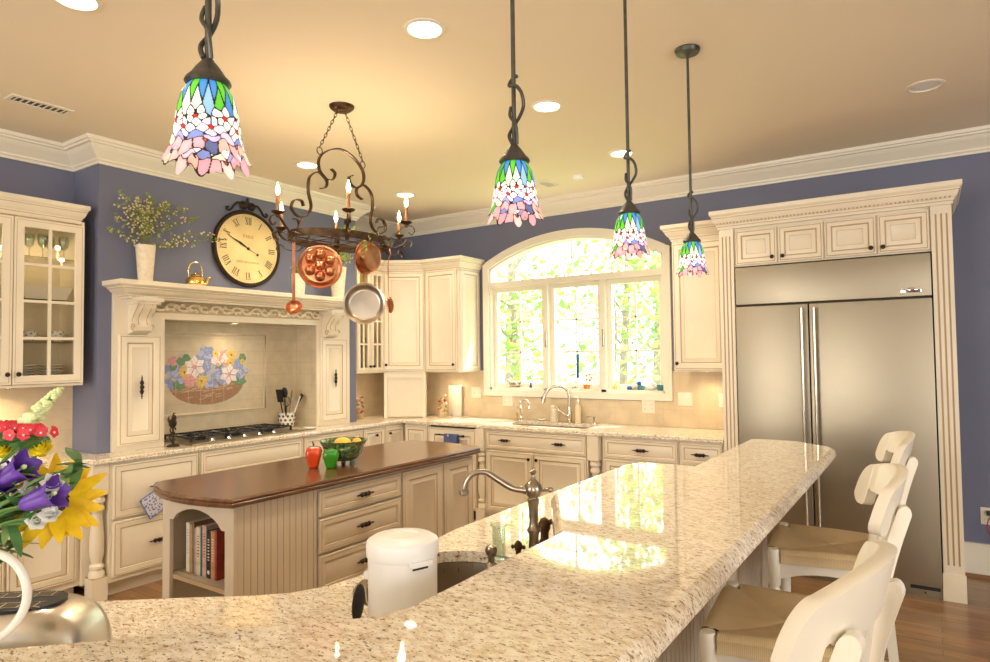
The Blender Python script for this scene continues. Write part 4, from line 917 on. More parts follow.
# wall plates
def plate_outlet(x, z, w, lab, kind='outlet', y=WY-.012):
    t = thing('outlet_cover', lab, 'wall plate', (x, y, z)); F = fr(FY, (x, y, z)); b = MB(F); b.box((-w/2, -.058, 0), (w/2, .058, .006), 'outlet_plate', bev=.003); b.build('plate', t)
    b = MB(F); n = max(1, round(w/.06))
    for i in range(n):
        u = -w/2+w*(i+.5)/n
        if kind == 'outlet':
            for v in (-.02, .02): b.box((u-.016, v-.013, .006), (u+.016, v+.013, .008), 'outlet_plate'); b.box((u-.007, v-.005, .008), (u-.005, v+.006, .0083), 'black'); b.box((u+.005, v-.005, .008), (u+.007, v+.006, .0083), 'black')
        else: b.box((u-.008, -.016, .006), (u+.008, .016, .011), 'outlet_plate')
    b.build('socket' if kind == 'outlet' else 'switch', t); return t
plate_outlet(-3.99, 1.17, .12, 'double switch plate beside the corner of the window casing', 'switch')
plate_outlet(-3.6, 1.10, .12, 'horizontal outlet plate below the window near the filter tap'); plate_outlet(-2.11, 1.085, .12, 'outlet plate below the window casing, behind the soap pump')
plate_outlet(-1.78, 1.16, .125, 'wide switch plate below the wall cabinet near the fridge', 'switch'); plate_outlet(-1.46, 1.16, .07, 'narrow switch plate next to the wooden cutting board', 'switch')
tt = plate_outlet(.300, .42, .115, 'white outlet on the blue wall with red and black cords plugged in', y=WY)
mat('red_cord', (.35, .02, .03), .4)
b = MB(); b.box((.275, WY-.035, .43), (.31, WY-.008, .46), 'black'); b.tube(spline([(.31, WY-.04, .445), (.28, WY-.06, .40), (.28, WY-.06, .33), (.33, WY-.05, .26), (.45, WY-.05, .22)], 5), .004, 'red_cord', 6); b.tube(spline([(.325, WY-.04, .44), (.345, WY-.06, .40), (.40, WY-.06, .33), (.47, WY-.05, .30)], 5), .004, 'black', 6)
tag(b.build('power_cords', origin=(.32, WY-.03, .44)), 'red and black power cords drooping from the wall outlet', 'cord')

# right wall cabinet and refrigerator surround
t = thing('wall_cabinet', 'cream single-door wall cabinet between the window and the refrigerator', 'cabinet', (-1.54, 5.42, 1.40))
b = MB(); b.box((-1.755, 5.252, 1.405), (-1.312, WY-.002, 2.50), 'cream_paint'); b.build('body', t); d = door(fr(FY, (0, 5.25, 0)), -1.75, 1.42, -1.318, 2.455, t, stile=.06); knob(fr(FY, (0, 5.25, 0)), -1.722, 1.475, d)
b = MB(); crown(b, [(-1.755, WY-.004), (-1.755, 5.25), (-1.30, 5.25)], 2.475, .8, 1.0); b.box((-1.75, 5.246, 2.492), (-1.31, 5.25, 2.497), 'glaze'); b.build('crown_moulding', t, angle=22)
t = thing('refrigerator_surround', 'cream refrigerator surround with fluted pilasters and four small doors above', 'cabinet', (-.58, 5.3, 0)); Ff = fr(FY, (0, 4.97, 0)); c = 'cream_paint'
for a, e_ in ((-1.298, -1.197), (.018, .128)):
    b = MB(); b.box((a, 4.972, 0), (e_, WY-.002, 2.50), c)
    b2 = MB(Ff); b2.box((a-.006, 0, 0), (e_+.006, .17, .016), c, bev=.004); u0 = a+.02; u1 = e_-.02
    nfl = 3; g = .010; 
    b2.box((a, .17, 0), (e_, .22, .008), c); b2.box((a, 2.42, 0), (e_, 2.47, .008), c)
    w = (e_-a)
    xs_ = [a+w*(.24+.26*i) for i in range(3)]; ed = [a]+[q for x in xs_ for q in (x-g/2, x+g/2)]+[e_]
    for i in range(0, len(ed), 2): b2.box((ed[i], .22, 0), (ed[i+1], 2.42, .008), c)
    for x in xs_: b2.box((x-g/2, .22, .0005), (x+g/2, 2.42, .0015), 'glaze')
    b.build('side_panel', t); b2.build('fluted_pilaster', t)
b = MB(); b.box((-1.197, 4.99, 2.19), (.018, WY-.002, 2.50), c); b.build('upper_body', t)
Ft = fr(FY, (0, 4.99, 0))
for k, (a, e_) in enumerate(((-1.185, -.90), (-.89, -.60), (-.592, -.285), (-.276, .01))): d = door(Ft, a, 2.20, e_, 2.455, t, stile=.045); knob(Ft, (e_-.03) if k % 2 == 0 else (a+.03), 2.225 if 0 else 2.24, d)
b = MB(); crown(b, [(-1.303, WY-.004), (-1.303, 4.965), (.133, 4.965), (.133, WY-.004)], 2.475, .6, 1.05)
b.box((-1.303, 4.96, 2.485), (.133, 4.966, 2.492), 'glaze'); n = 60
for i in range(n): x = -1.31+1.45*i/n; b.box((x, 4.940, 2.512), (x+.011, 4.950, 2.522), 'glaze')
b.build('crown_moulding', t, angle=22)
t = thing('refrigerator', 'wide built-in stainless steel refrigerator with two tall doors', 'refrigerator', (-.59, 5.3, 0)); ss = 'stainless'
b = MB(); b.box((-1.19, 5.02, .05), (.012, 5.58, 2.18), 'cabinet_dark'); b.build('body', t)
b = MB(); b.box((-1.188, 4.955, 1.905), (.010, 5.02, 2.178), ss, bev=.006); b.build('grille_panel', t)
for a, e_ in ((-1.188, -.706), (-.698, .010)):
    b = MB(); b.box((a, 4.945, .09), (e_, 5.02, 1.890), ss, bev=.006); d = b.build('door', t)
    hx = e_-.035 if a < -1 else a+.035
    b = MB(); b.tube([(hx, 4.895, .35), (hx, 4.895, 1.86)], .011, 'nickel', 12)
    for z in (.40, 1.0, 1.82): b.tube([(hx, 4.945, z), (hx, 4.895, z)], .008, 'nickel', 8)
    b.build('door_handle', d)
b = MB(); b.box((-1.188, 4.975, 0), (.010, 5.02, .082), ss); b.box((-.16, 4.971, .045), (-.0, 4.976, .066), 'black'); b.blob((-.08, 4.972, .025), (.004, .003, .008), 'black', 6, 4); b.build('toe_panel', t)
b = MB(); b.box((-.155, 4.948, 1.93), (-.045, 4.956, 1.962), 'chrome', bev=.003); b.blob((-.095, 4.948, 1.948), (.03, .004, .012), 'chrome', 12, 6); b.box((-.148, 4.9465, 1.943), (-.125, 4.948, 1.947), 'black'); b.box((-.146, 4.9465, 1.95), (-.13, 4.948, 1.953), 'black'); b.build('badge', t)

# lights of the wall cabinets: pucks under them and inside the glass one
def puck(name, loc, e, lab, size=.06):
    t = thing(name, lab, 'cabinet light', loc, 'small lights under and inside the wall cabinets'); b = MB(Matrix.Translation(loc)); b.lathe([(.032, 0), (.032, -.006), (.026, -.009)], 'nickel', 18, cap=False); b.build('ring', t)
    b = MB(Matrix.Translation(loc)); b.lathe([(.0255, -.0055), (.001, -.0056)], 'lamp_lens', 18); b.build('lens', t)
    l = bpy.data.lights.new('puck_lamp', 'SPOT'); l.energy = e; l.color = (1, .76, .45); l.spot_size = 2.7; l.spot_blend = 1; l.shadow_soft_size = .03
    o = bpy.data.objects.new('puck_lamp', l); COL.objects.link(o); o.parent = t; o.location = (0, 0, -.015)
puck('puck_light', (-4.22, 5.42, 1.389), 6, 'puck light under the wall cabinet beside the window'); puck('puck_light', (-4.95, 4.82, 1.389), 4, 'puck light under the glass cabinet behind the pans')
puck('puck_light', (-1.54, 5.42, 1.404), 6, 'puck light under the cabinet next to the refrigerator'); puck('puck_light', (-4.95, 1.75, 1.389), 6, 'puck light under the crockery cabinet')
puck('puck_light', (-4.95, 1.90, 2.483), 5, 'puck light inside the crockery cabinet, above the stemmed glasses'); puck('puck_light', (-4.95, 1.50, 2.483), 5, 'puck light inside the crockery cabinet, above the stacked bowls')
puck('puck_light', (-4.93, 4.80, 2.453), 4, 'puck light inside the glass cabinet behind the pans'); puck('puck_light', (-4.93, 3.37, 1.855), 5, 'puck light in the hood above the cooktop')

# ================================================================== ISLAND
IX = -2.76; IE = 1.88; IB = 3.80; IL = -3.365; ip = 'island_paint'
t = thing('kitchen_island', 'cream island with beadboard side, wooden top and arched bookcase end', 'island', (-3.08, 2.84, 0))
near = [(-3.50, 2.02), (-3.505, 1.95), (-3.47, 1.885), (-3.38, 1.84), (-3.25, 1.80), (-3.12, 1.783), (-2.98, 1.787), (-2.85, 1.81), (-2.725, 1.85)]
far = [(-2.71, 3.84), (-2.83, 3.885), (-2.97, 3.925), (-3.12, 3.94), (-3.27, 3.93), (-3.38, 3.90), (-3.45, 3.86), (-3.49, 3.79)]
b = MB(); slab(b, near+far, [(.012, .858), (.002, .860), (0, .868), (0, .876), (.006, .882), (.002, .886), (.002, .892), (.012, .900)], 'island_wood'); b.build('wooden_top', t)
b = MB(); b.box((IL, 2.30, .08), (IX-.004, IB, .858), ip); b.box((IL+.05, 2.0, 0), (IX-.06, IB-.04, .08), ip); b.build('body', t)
# bookcase end (faces the camera side)
b = MB(); b.box((IL, IE+.02, .08), (IL+.02, 2.30, .858), ip); b.box((IX-.024, IE+.02, .08), (IX-.004, 2.30, .858), ip); b.box((IL, IE+.02, .08), (IX-.004, 2.30, .10), ip); b.box((IL+.02, IE+.02, .84), (IX-.024, 2.30, .858), ip)
b.box((IL+.02, 2.285, .1), (IX-.024, 2.30, .84), ip); b.build('bookcase_box', t)
ax0, ax1 = -3.30, -2.825
b = MB(); b.box((IL, IE, 0), (ax0, IE+.02, .858), ip); b.box((ax1, IE, 0), (IX+.004, IE+.02, .858), ip); b.box((ax0, IE, .08), (ax1, IE+.02, .11), ip)
n = 16; R = []
for i in range(n+1):
    x = ax0+(ax1-ax0)*i/n; s = (x-ax0-.03)/(ax1-ax0-.06)
    z = .735 if s < 0 or s > 1 else .74+.07*math.sin(PI*s)**.7
    R.append([(x, IE, z), (x, IE, .858), (x, IE+.02, .858), (x, IE+.02, z)])
b.rings(R, ip, ip, ip); b.build('arched_face', t, angle=25)
b = MB(); b.box((IL+.02, IE+.022, .425), (IX-.024, 2.285, .447), ip); b.box((ax0, IE+.02, .425), (ax1, IE+.024, .447), 'glaze'); b.build('bookshelf', t)
Fi = fr(FX, (IX, 0, 0))
b = MB(Fi); b.box((IE+.021, 0, -.02), (2.375, .858, -.003), 'glaze')
n = 12; w = (2.36-1.90)/n
b.box((IE+.0205, 0, -.01), (1.902, .858, .004), ip)
for i in range(n): b.box((1.90+i*w+.002, 0, -.01), (1.90+(i+1)*w-.002, .858, .0), ip)
b.box((2.36, 0, -.01), (2.378, .858, .004), ip); b.build('beadboard', t)
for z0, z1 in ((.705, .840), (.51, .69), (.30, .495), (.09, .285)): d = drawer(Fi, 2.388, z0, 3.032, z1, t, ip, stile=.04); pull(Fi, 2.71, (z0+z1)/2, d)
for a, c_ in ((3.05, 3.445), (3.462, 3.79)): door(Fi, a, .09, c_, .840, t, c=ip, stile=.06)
b = MB(fr(FX, (IL, 0, 0)))
door(Matrix(((0, 0, -1, IL), (-1, 0, 0, 0), (0, 1, 0, 0), (0, 0, 0, 1))), -3.78, .09, -2.35, .84, t, name='back_panel', c=ip)

# books
BK = [('paper', .030, .255, 'tall white-spined book at the far side of the island shelf', 1), ('book_tan', .022, .25, 'thin tan book beside the tall white book', 0), ('book_brown', .018, .26, 'narrow brown book between the tan and the grey books', 0), ('book_grey', .014, .235, 'slim grey booklet in the middle of the shelf', 0),
      ('book_cream', .036, .245, 'thick cream book with orange lettering in the middle of the shelf', 1), ('book_teal', .014, .24, 'slim dark teal book next to the thick cream one', 0), ('book_pink', .034, .26, 'pale pinkish book with a mottled spine', 1), ('black', .036, .235, 'black-spined book with white lettering and a round white mark', 1),
      ('book_mottle', .032, .24, 'book with a red and yellow picture spine next to the black one', 1), ('book_red', .016, .25, 'thin red book leaning at the end of the row', 0)]
for nm, c_ in (('book_tan', (.45, .32, .18)), ('book_brown', (.28, .15, .07)), ('book_grey', (.42, .42, .40)), ('book_cream', (.66, .58, .40)), ('book_teal', (.05, .12, .14)), ('book_pink', (.55, .40, .34)), ('book_mottle', (.50, .28, .14)), ('book_red', (.36, .05, .03))): mat(nm, c_, .5, var=.25, scale=25)
x = -3.275; by = 1.955
for mn, w, hgt, lab, txt in BK:
    t = thing('book', lab, 'book', (x+w/2, by, .448), 'books on the island shelf'); z0 = .4482; dp = .19
    b = MB(); b.box((x, by, z0), (x+w, by+.003, z0+hgt), mn, bev=.001); b.box((x, by+.002, z0), (x+.0022, by+dp, z0+hgt), mn); b.box((x+w-.0022, by+.002, z0), (x+w, by+dp, z0+hgt), mn)
    b.build('cover', t)
    b = MB(); b.box((x+.0024, by+.0032, z0+.003), (x+w-.0024, by+dp-.004, z0+hgt-.004), 'paper'); b.build('pages', t)
    if txt:
        b = MB(); ink = 'paper' if mn in ('black', 'book_mottle') else ('book_red' if mn != 'paper' else 'book_grey')
        rnd = random.Random(int(w*1000)); z = z0+hgt*.38
        while z < z0+hgt*.85: q = rnd.uniform(.006, .011); b.box((x+w*.3, by-.0006, z), (x+w*.7, by-.0001, z+q*.6), ink); z += q+.005
        b.build('spine_lettering', t)
        if mn == 'black': b = MB(); b.blob((x+w/2, by-.0003, z0+.03), (.011, .0006, .011), 'paper', 12, 4); b.build('spine_mark', t)
    x += w+.002
b = MB(); b.box((-3.30, 1.93, .448), (-3.17, 1.952, .452), 'book_tan'); tag(b.build('notepad', origin=(-3.24, 1.94, .448)), 'yellowish slip lying flat before the upright books', 'notepad')
# pot holder
t = thing('pot_holder', 'blue and white quilted pot holder hanging from the drawer pull', 'pot holder', (FR+.05, 2.47, .66)); mat('holder_blue', (.13, .18, .42), .8); speckled('holder_print', (.62, .62, .66), (.12, .2, .5), 60, .4)
HF = fr(FX, (FR+.045, 2.47, .585)) @ Matrix.Rotation(math.radians(38), 4, 'Z')
HF = fr(FX, (FR+.047, 2.435, .575)) @ Matrix.Rotation(math.radians(28), 4, 'Z')
b = MB(HF); b.box((-.075, -.075, 0), (.075, .075, .008), 'holder_print', bev=.003); b.build('quilted_pad', t)
b = MB(HF); b.tube([(-.076, -.076, .004), (.076, -.076, .004), (.076, .076, .004), (-.076, .076, .004)], .006, 'holder_blue', 6, closed=True); b.tube(spline([(.07, .07, .004), (.085, .11, .004), (.06, .115, .004), (.06, .08, .004)], 4), .0025, 'holder_blue', 5); b.build('blue_binding', t)
# towel on dishwasher
t = thing('hand_towel', 'dark blue towel hanging over the dishwasher handle', 'towel', (-3.84, 4.93, .8)); mat('towel_blue', (.09, .12, .26), .95, bump=.5, scale=120)
b = MB(); R = []
for i in range(15):
    x = -3.905+.16*i/14; wv = .005*math.sin(i*1.7); R.append([(x, 4.914+wv, .635), (x, 4.916+wv, .70), (x, 4.920+wv*.4, .79), (x, 4.926, .812), (x, 4.935, .816), (x, 4.944, .812), (x, 4.950, .79), (x, 4.952+wv*.3, .67), (x, 4.948+wv*.3, .67), (x, 4.945, .79), (x, 4.935, .8105), (x, 4.926, .79), (x, 4.921+wv, .635)])
b.rings(R, 'towel_blue', 'towel_blue', 'towel_blue'); b.build('cloth', t)
b = MB(); b.blob((-3.85, 4.916, .80), (.008, .004, .01), 'paper', 8, 5); b.build('towel_label', t)

# island top items
t = thing('serving_bowl', 'large green glazed bowl on small feet on the wooden island top', 'bowl', (-3.045, 2.84, .9)); K = Matrix.Translation((-3.045, 2.84, .9)) @ Matrix.Diagonal((1.03, 1.03, 1.22, 1))
m, n_, l_, bb = nodes_of('green_glaze'); tc = n_.new('ShaderNodeTexCoord'); nz = n_.new('ShaderNodeTexNoise'); nz.inputs['Scale'].default_value = 60; nz.inputs['Detail'].default_value = 4; l_.new(tc.outputs['Object'], nz.inputs[0])
r = n_.new('ShaderNodeValToRGB'); l_.new(nz.outputs[0], r.inputs[0]); e = r.color_ramp.elements; e[0].position = .42; e[0].color = (.03, .09, .03, 1); e[1].position = .72; e[1].color = (.25, .30, .09, 1); l_.new(r.outputs[0], bb.inputs['Base Color']); bb.inputs['Roughness'].default_value = .15; bb.inputs['Coat Weight'].default_value = .5
b = MB(K); b.lathe([(.05, .018), (.08, .026), (.108, .055), (.12, .085), (.125, .095), (.142, .116), (.146, .12), (.138, .118), (.118, .092), (.10, .055), (.07, .032), (.001, .03)], 'green_glaze', 40); b.build('basin', t)
b = MB(K)
for a in (.3, 2.4, 4.5): b.lathe([(.016, 0), (.013, .014), (.01, .024)], 'green_glaze', 10, Matrix.Translation((.058*math.cos(a), .058*math.sin(a), 0)))
b.build('feet', t)
for a in (-.75, PI-.75):
    b = MB(K); d = Vector((math.cos(a), math.sin(a), 0)); q = Vector((-d.y, d.x, 0)); b.tube([d*.118+q*.035+Vector((0, 0, .09)), d*.14+q*.03+Vector((0, 0, .088)), d*.15+Vector((0, 0, .083)), d*.14-q*.03+Vector((0, 0, .088)), d*.118-q*.035+Vector((0, 0, .09))], .009, 'green_glaze', 8); b.build('bowl_handle', t)
mat('lemon_skin', (.85, .50, .06), .35, bump=.15, scale=90)
b = MB(); b.blob((-3.04, 2.83, 1.022), (.06, .052, .042), 'lemon_skin', 20, 12); tag(b.build('lemon', origin=(-3.04, 2.84, .99)), 'large yellow-orange fruit lying in the green bowl', 'fruit')
b = MB(); b.blob((-3.0, 2.91, 1.025), (.03, .03, .03), 'lemon_skin', 14, 8); tag(b.build('lemon', origin=(-3.0, 2.92, .985)), 'small yellow fruit half hidden behind the larger one in the bowl', 'fruit')
mat('pepper_red', (.62, .055, .01), .14, coat=.6, var=.2, scale=9); mat('pepper_green', (.03, .24, .01), .14, coat=.6, var=.25, scale=9); mat('pepper_stem', (.06, .07, .025), .5)
def pepper(x, y, mn, lab, h, r):
    t = thing('bell_pepper', lab, 'pepper', (x, y, .9)); b = MB(Matrix.Translation((x, y, .9))); R = []
    for z, k in ((0, .25), (.02, .55), (.10, .62), (.3, .75), (.55, .95), (.75, 1.0), (.9, .85), (.97, .55), (.93, .2)):
        R.append([(r*k*(1+.13*math.cos(4*a)*(1 if z > .02 else .6))*math.cos(a), r*k*(1+.13*math.cos(4*a))*math.sin(a), h*z+(.010*math.cos(4*a) if z == 0 else 0)*0) for a in [2*PI*j/32 for j in range(32)]])
    b.rings(R, mn, mn, mn); b.build('flesh', t, angle=80)
    b = MB(Matrix.Translation((x, y, .9))); b.lathe([(.018, h*.92), (.014, h*.97), (.006, h*1.0)], 'pepper_stem', 8); b.tube([(0, 0, h*.97), (.002, -.003, h*1.1), (-.003, -.008, h*1.2)], [.006, .005, .004], 'pepper_stem', 7); b.build('stem', t)
pepper(-3.09, 2.645, 'pepper_red', 'glossy red-orange bell pepper on the wooden island', .130, .051); pepper(-2.99, 2.69, 'pepper_green', 'glossy green bell pepper in front of the green bowl', .118, .052)

# ================================================================== PENINSULA
BZ = 1.085
bar = [(-2.7, -.925), (-1.30, .475), (-.90, .872), (-.878, .90), (-.86, .95), (-.86, 1.554), (-1.10, 1.97), (-1.105, 2.0), (-1.10, 2.735), (-1.09, 2.755), (-.862, 2.77), (-.858, 3.772), (-.74, 3.80), (-.60, 3.79), (-.51, 3.71), (-.425, 3.64), (-.402, 3.59), (-.398, 3.50), (-.398, .76), (-.415, .735), (-2.375, -1.25)]
b = MB(); slab(b, bar, [(.012, 1.040), (.004, 1.043), (0, 1.049), (0, 1.058), (.004, 1.067), (.010, 1.075), (.017, 1.081), (.026, BZ)], 'granite')
tag(b.build('raised_bar_top', origin=(-.9, 1.2, BZ)), 'raised speckled granite bar top with bullnose edge, in front of the stools', 'bar top')
low = [(-2.72, -.90), (-1.17, .66), (-.875, .95), (-.848, 1.0), (-.848, 3.58), (-1.0, 3.66), (-1.20, 3.66), (-1.42, 3.69), (-1.49, 3.66), (-1.505, 3.58), (-1.505, 2.3), (-1.50, 1.95), (-1.47, 1.70), (-1.44, 1.52), (-1.43, 1.38), (-1.445, 1.28), (-1.49, 1.19), (-1.57, 1.115), (-1.68, 1.035), (-1.88, .875), (-3.12, -.45)]
b = MB(); slab(b, low, [(.006, .880), (0, .886), (0, .903), (.010, .915)], 'granite'); lowt = b.build('sink_counter', origin=(-1.3, 1.6, .915))
tag(lowt, 'lower granite counter with the prep sink, behind the raised bar', 'counter')
cut = MB(); sx_, sy_, ra, rb = -1.19, 1.50, .215, .27
ell = [(sx_+ra*math.copysign(abs(math.cos(a))**.8, math.cos(a)), sy_+rb*math.copysign(abs(math.sin(a))**.8, math.sin(a))) for a in [2*PI*j/40 for j in range(40)]]
cut.prism(ell, .8, 1.0, 'granite'); apply_boolean(lowt, cut.build('cut'))
for p in lowt.data.polygons: pass
t = thing('prep_sink', 'rounded stainless steel prep sink sunk beside the white canister', 'sink', (sx_, sy_, .70))
b = MB(); b.rings([[(x, y, .8795) for x, y in offset_poly(ell, -.012)], [(x, y, .878) for x, y in offset_poly(ell, .003)], [(x, y, .86) for x, y in offset_poly(ell, .005)], [(x, y, .73) for x, y in offset_poly(ell, .012)], [(x, y, .70) for x, y in offset_poly(ell, .05)]], 'stainless_sink', None, 'stainless_sink'); b.build('basin', t)
b = MB(Matrix.Translation((sx_+.05, sy_, 0))); b.lathe([(.045, .702), (.04, .708), (.001, .706)], 'chrome', 16); b.build('drain', t)
t = thing('peninsula_cabinet', 'cream peninsula base with beadboard facing the stools', 'cabinet', (-1.1, 2.2, 0))
b = MB(); b.prism([(-.80, 1.02), (-.80, 3.50), (-1.46, 3.62), (-1.46, 1.95), (-1.40, 1.5), (-1.39, 1.37), (-1.53, 1.14), (-1.85, .88), (-3.0, -.38), (-2.66, -.88), (-1.15, .63)], .09, .878, ip, side=ip)
b.prism([(-.80, 1.02), (-.80, 3.45), (-1.38, 3.55), (-1.38, 1.95), (-1.32, 1.45), (-1.5, 1.2), (-1.8, .93), (-2.95, -.36), (-2.66, -.83), (-1.15, .68)], 0, .09, 'cabinet_dark'); bd_ = b.build('body', t); cut = MB(); cut.prism(offset_poly(ell, -.02), .60, 1.0, ip); apply_boolean(bd_, cut.build('cut', origin=bd_['_o']), bd_['_o'])
b = MB(); knee = [(-2.62, -.965), (-.845, .90), (-.845, 1.02), (-.845, 3.55), (-.73, 3.55), (-.73, .90), (-2.54, -1.05)]
b.prism(knee, 0, 1.04, ip); b.box((-1.06, 2.0, .916), (-.84, 2.72, 1.04), ip); b.build('knee_wall', t)
b = MB(fr(FX, (-.73, 0, 0))); b.box((.92, 0, -.01), (3.55, 1.04, .001), 'glaze'); n = 66
for i in range(n): y = .92+2.63*i/n; b.box((y+.0035, 0, -.005), (y+2.63/n-.0035, 1.038, .004), ip)
b.box((.9, 0, 0), (3.56, .10, .012), ip); b.build('beadboard', t)

# faucet group
t = thing('bridge_faucet', 'antique pewter kitchen faucet with long curved spout over the prep sink', 'faucet', (-1.05, 1.77, .915)); K = Matrix.Translation((-1.05, 1.77, .915)); pw = 'pewter'
b = MB(K); b.lathe([(.03, 0), (.03, .006), (.022, .012), (.018, .03), (.015, .07), (.017, .088), (.021, .094), (.021, .10), (.016, .106), (.013, .12), (.015, .165), (.019, .192), (.014, .197), (.024, .208), (.029, .222), (.026, .238), (.014, .25), (.008, .256), (.006, .268), (.012, .278), (.007, .284), (.001, .286)], pw, 24); b.build('column', t)
b = MB(K); sp = spline([(0, 0, .222), (-.025, -.018, .222), (-.06, -.037, .230), (-.095, -.058, .255), (-.13, -.076, .277), (-.162, -.094, .272), (-.182, -.106, .245), (-.187, -.110, .215)], 6)
b.tube(sp, [.012-.0001*i for i in range(len(sp))], pw, 14); b.lathe([(.012, 0), (.016, .004), (.016, .014), (.011, .02)], pw, 16, Matrix.Translation((-.187, -.110, .205))); b.blob((-.02, -.016, .222), (.014, .014, .014), pw, 10, 6); b.build('spout', t)
b = MB(K); b.tube([(.02, .012, .222), (.045, .028, .222)], .006, pw, 8); b.blob((.046, .029, .222), .009, pw, 10, 6); b.build('side_knob', t)
def lever(x, y, ang, lab, cross=False, z0=.915, sc_=1, zs_=1):
    t = thing('faucet_handle', lab, 'faucet handle', (x, y, z0)); K = Matrix.Translation((x, y, z0)) @ Matrix.Rotation(ang, 4, 'Z') @ Matrix.Diagonal((sc_, sc_, zs_, 1)); b = MB(K)
    b.lathe([(.026, 0), (.024, .008), (.014, .02), (.014, .035), (.020, .045), (.021, .058), (.013, .068), (.001, .073)], 'bronze', 18); b.build('base', t); b = MB(K)
    if cross:
        for a in (0, PI/2, PI, 3*PI/2): b.tube([(0, 0, .05), (.026*math.cos(a), .026*math.sin(a), .05)], [.006, .005], 'bronze', 8); b.blob((.03*math.cos(a), .03*math.sin(a), .05), .008, 'bronze', 10, 6)
    else: b.tube([(0, 0, .052), (.03, 0, .065), (.055, 0, .085)], [.008, .0065, .008], 'bronze', 10); b.blob((.06, 0, .089), (.012, .012, .012), 'bronze', 10, 6)
    b.build('lever', t)
lever(-1.10, 1.925, .5, 'bronze lever handle beyond the faucet column', zs_=1.35); lever(-1.092, 1.745, .3, 'bronze cross handle between the test-tube vase and the faucet', True, sc_=.62, zs_=.9)
b = MB(Matrix.Translation((-1.14, 1.665, .915))); b.lathe([(.02, 0), (.018, .006), (.010, .012), (.010, .03), (.016, .036), (.020, .048), (.016, .06), (.001, .066)], 'pewter', 18); tag(b.build('soap_dispenser', origin=(-1.14, 1.665, .915)), 'round pewter soap dispenser knob at the edge of the prep sink', 'dispenser')
b = MB(Matrix.Translation((-1.155, 1.73, .915))); b.lathe([(.019, .001), (.0215, .006), (.0215, .085), (.021, .1), (.028, .108), (.026, .111), (.019, .1), (.0195, .008), (.001, .005)], 'green_glass', 24); tag(b.build('bud_vase', origin=(-1.155, 1.73, .915)), 'empty clear glass tube vase beside the faucet', 'vase')
# canister
t = thing('compost_pail', 'white enamel lidded pail standing on the counter before the prep sink', 'pail', (-1.075, 1.192, .915)); K = Matrix.Translation((-1.075, 1.192, .916)) @ Matrix.Diagonal((.90, .90, .95, 1)) ; wp = 'white_plastic'
b = MB(K); b.lathe([(.086, 0), (.091, .004), (.0915, .06), (.0918, .062), (.0915, .064), (.092, .165), (.092, .185)], wp, 48); b.build('body', t)
b = MB(K); b.lathe([(.094, .175), (.096, .178), (.097, .205), (.094, .214), (.08, .222), (.045, .226), (.04, .222), (.001, .221)], wp, 48); b.build('lid', t)
b = MB(K); a = -.35; b.box((.088, -.03, .168), (.107, .03, .180), wp, T=Matrix.Rotation(a, 4, 'Z'), bev=.003); b.box((.0935, -.022, .160), (.0965, .022, .168), 'black', T=Matrix.Rotation(a, 4, 'Z')); b.build('lid_catch', t)
b = MB(K); L = -2.55
b.tube([(.094*math.cos(a_), .094*math.sin(a_), .125+.0*a_) for a_ in (L-.02, L+.02)], .012, wp, 10)
hd = [Vector((.097*math.cos(L), .097*math.sin(L), .14)), Vector((.108*math.cos(L-.25), .108*math.sin(L-.25), .10)), Vector((.118*math.cos(L-.5), .118*math.sin(L-.5), .03)), Vector((.115*math.cos(L-.9), .115*math.sin(L-.9), .01))]
b.tube(spline(hd, 5), .0028, 'nickel', 6); b.build('bail_handle', t)
t = thing('sink_brush', 'black-handled scraper leaning behind the white pail', 'brush', (-1.165, 1.125, .916)); b = MB(Matrix.Translation((-1.165, 1.125, .916)) @ Matrix.Rotation(-.15, 4, 'X')); b.blob((0, 0, .052), (.008, .02, .045), 'black', 14, 8); b.build('handle', t)
b = MB(Matrix.Translation((-1.165, 1.125, .916))); b.box((-.008, -.025, .001), (.008, .03, .012), 'nickel', bev=.003); b.build('blade', t)

# main sink fittings
def goose():
    t = thing('kitchen_faucet', 'brushed nickel gooseneck pull-down faucet in front of the window', 'faucet', (-2.86, 5.51, .915)); K = Matrix.Translation((-2.86, 5.51, .915)); b = MB(K); m_ = 'nickel'
    b.lathe([(.032, 0), (.03, .008), (.024, .016), (.023, .09), (.018, .11), (.0165, .15)], m_, 20); b.build('base', t)
    b = MB(K); b.tube(spline([(0, 0, .14), (0, 0, .25), (-.02, -.01, .31), (-.08, -.045, .345), (-.15, -.085, .33), (-.19, -.11, .28), (-.205, -.12, .235)], 6), .0155, m_, 14); b.build('spout', t)
    b = MB(K); b.tube([(-.200, -.118, .25), (-.215, -.125, .19)], [.018, .021], m_, 14); b.box((-.225, -.135, .22), (-.218, -.125, .245), 'black'); b.build('spray_head', t)
    b = MB(K); b.tube([(-.015, -.012, .065), (-.06, -.05, .10), (-.105, -.09, .155)], [.011, .008, .009], m_, 10); b.blob((-.01, -.01, .065), (.024, .024, .024), m_, 12, 8); b.build('lever', t)
goose()
t = thing('filter_faucet', 'small chrome filtered-water tap left of the gooseneck faucet', 'faucet', (-3.39, 5.5, .915)); K = Matrix.Translation((-3.39, 5.5, .915)); b = MB(K); b.lathe([(.02, 0), (.014, .01), (.011, .06), (.013, .065), (.010, .07), (.010, .16), (.018, .17), (.018, .185), (.008, .19)], 'chrome', 16); b.build('column', t)
b = MB(K); b.tube(spline([(.0, 0, .18), (.05, -.03, .20), (.11, -.06, .20), (.14, -.08, .17), (.145, -.085, .12)], 5), .0085, 'chrome', 10); b.build('spout', t)
b = MB(K); b.tube([(0, 0, .085), (-.02, -.02, .12), (-.035, -.03, .15)], [.006, .005, .007], 'chrome', 8); b.box((-.06, .0, .0), (-.045, .015, .07), 'brass', bev=.003); b.build('lever', t)
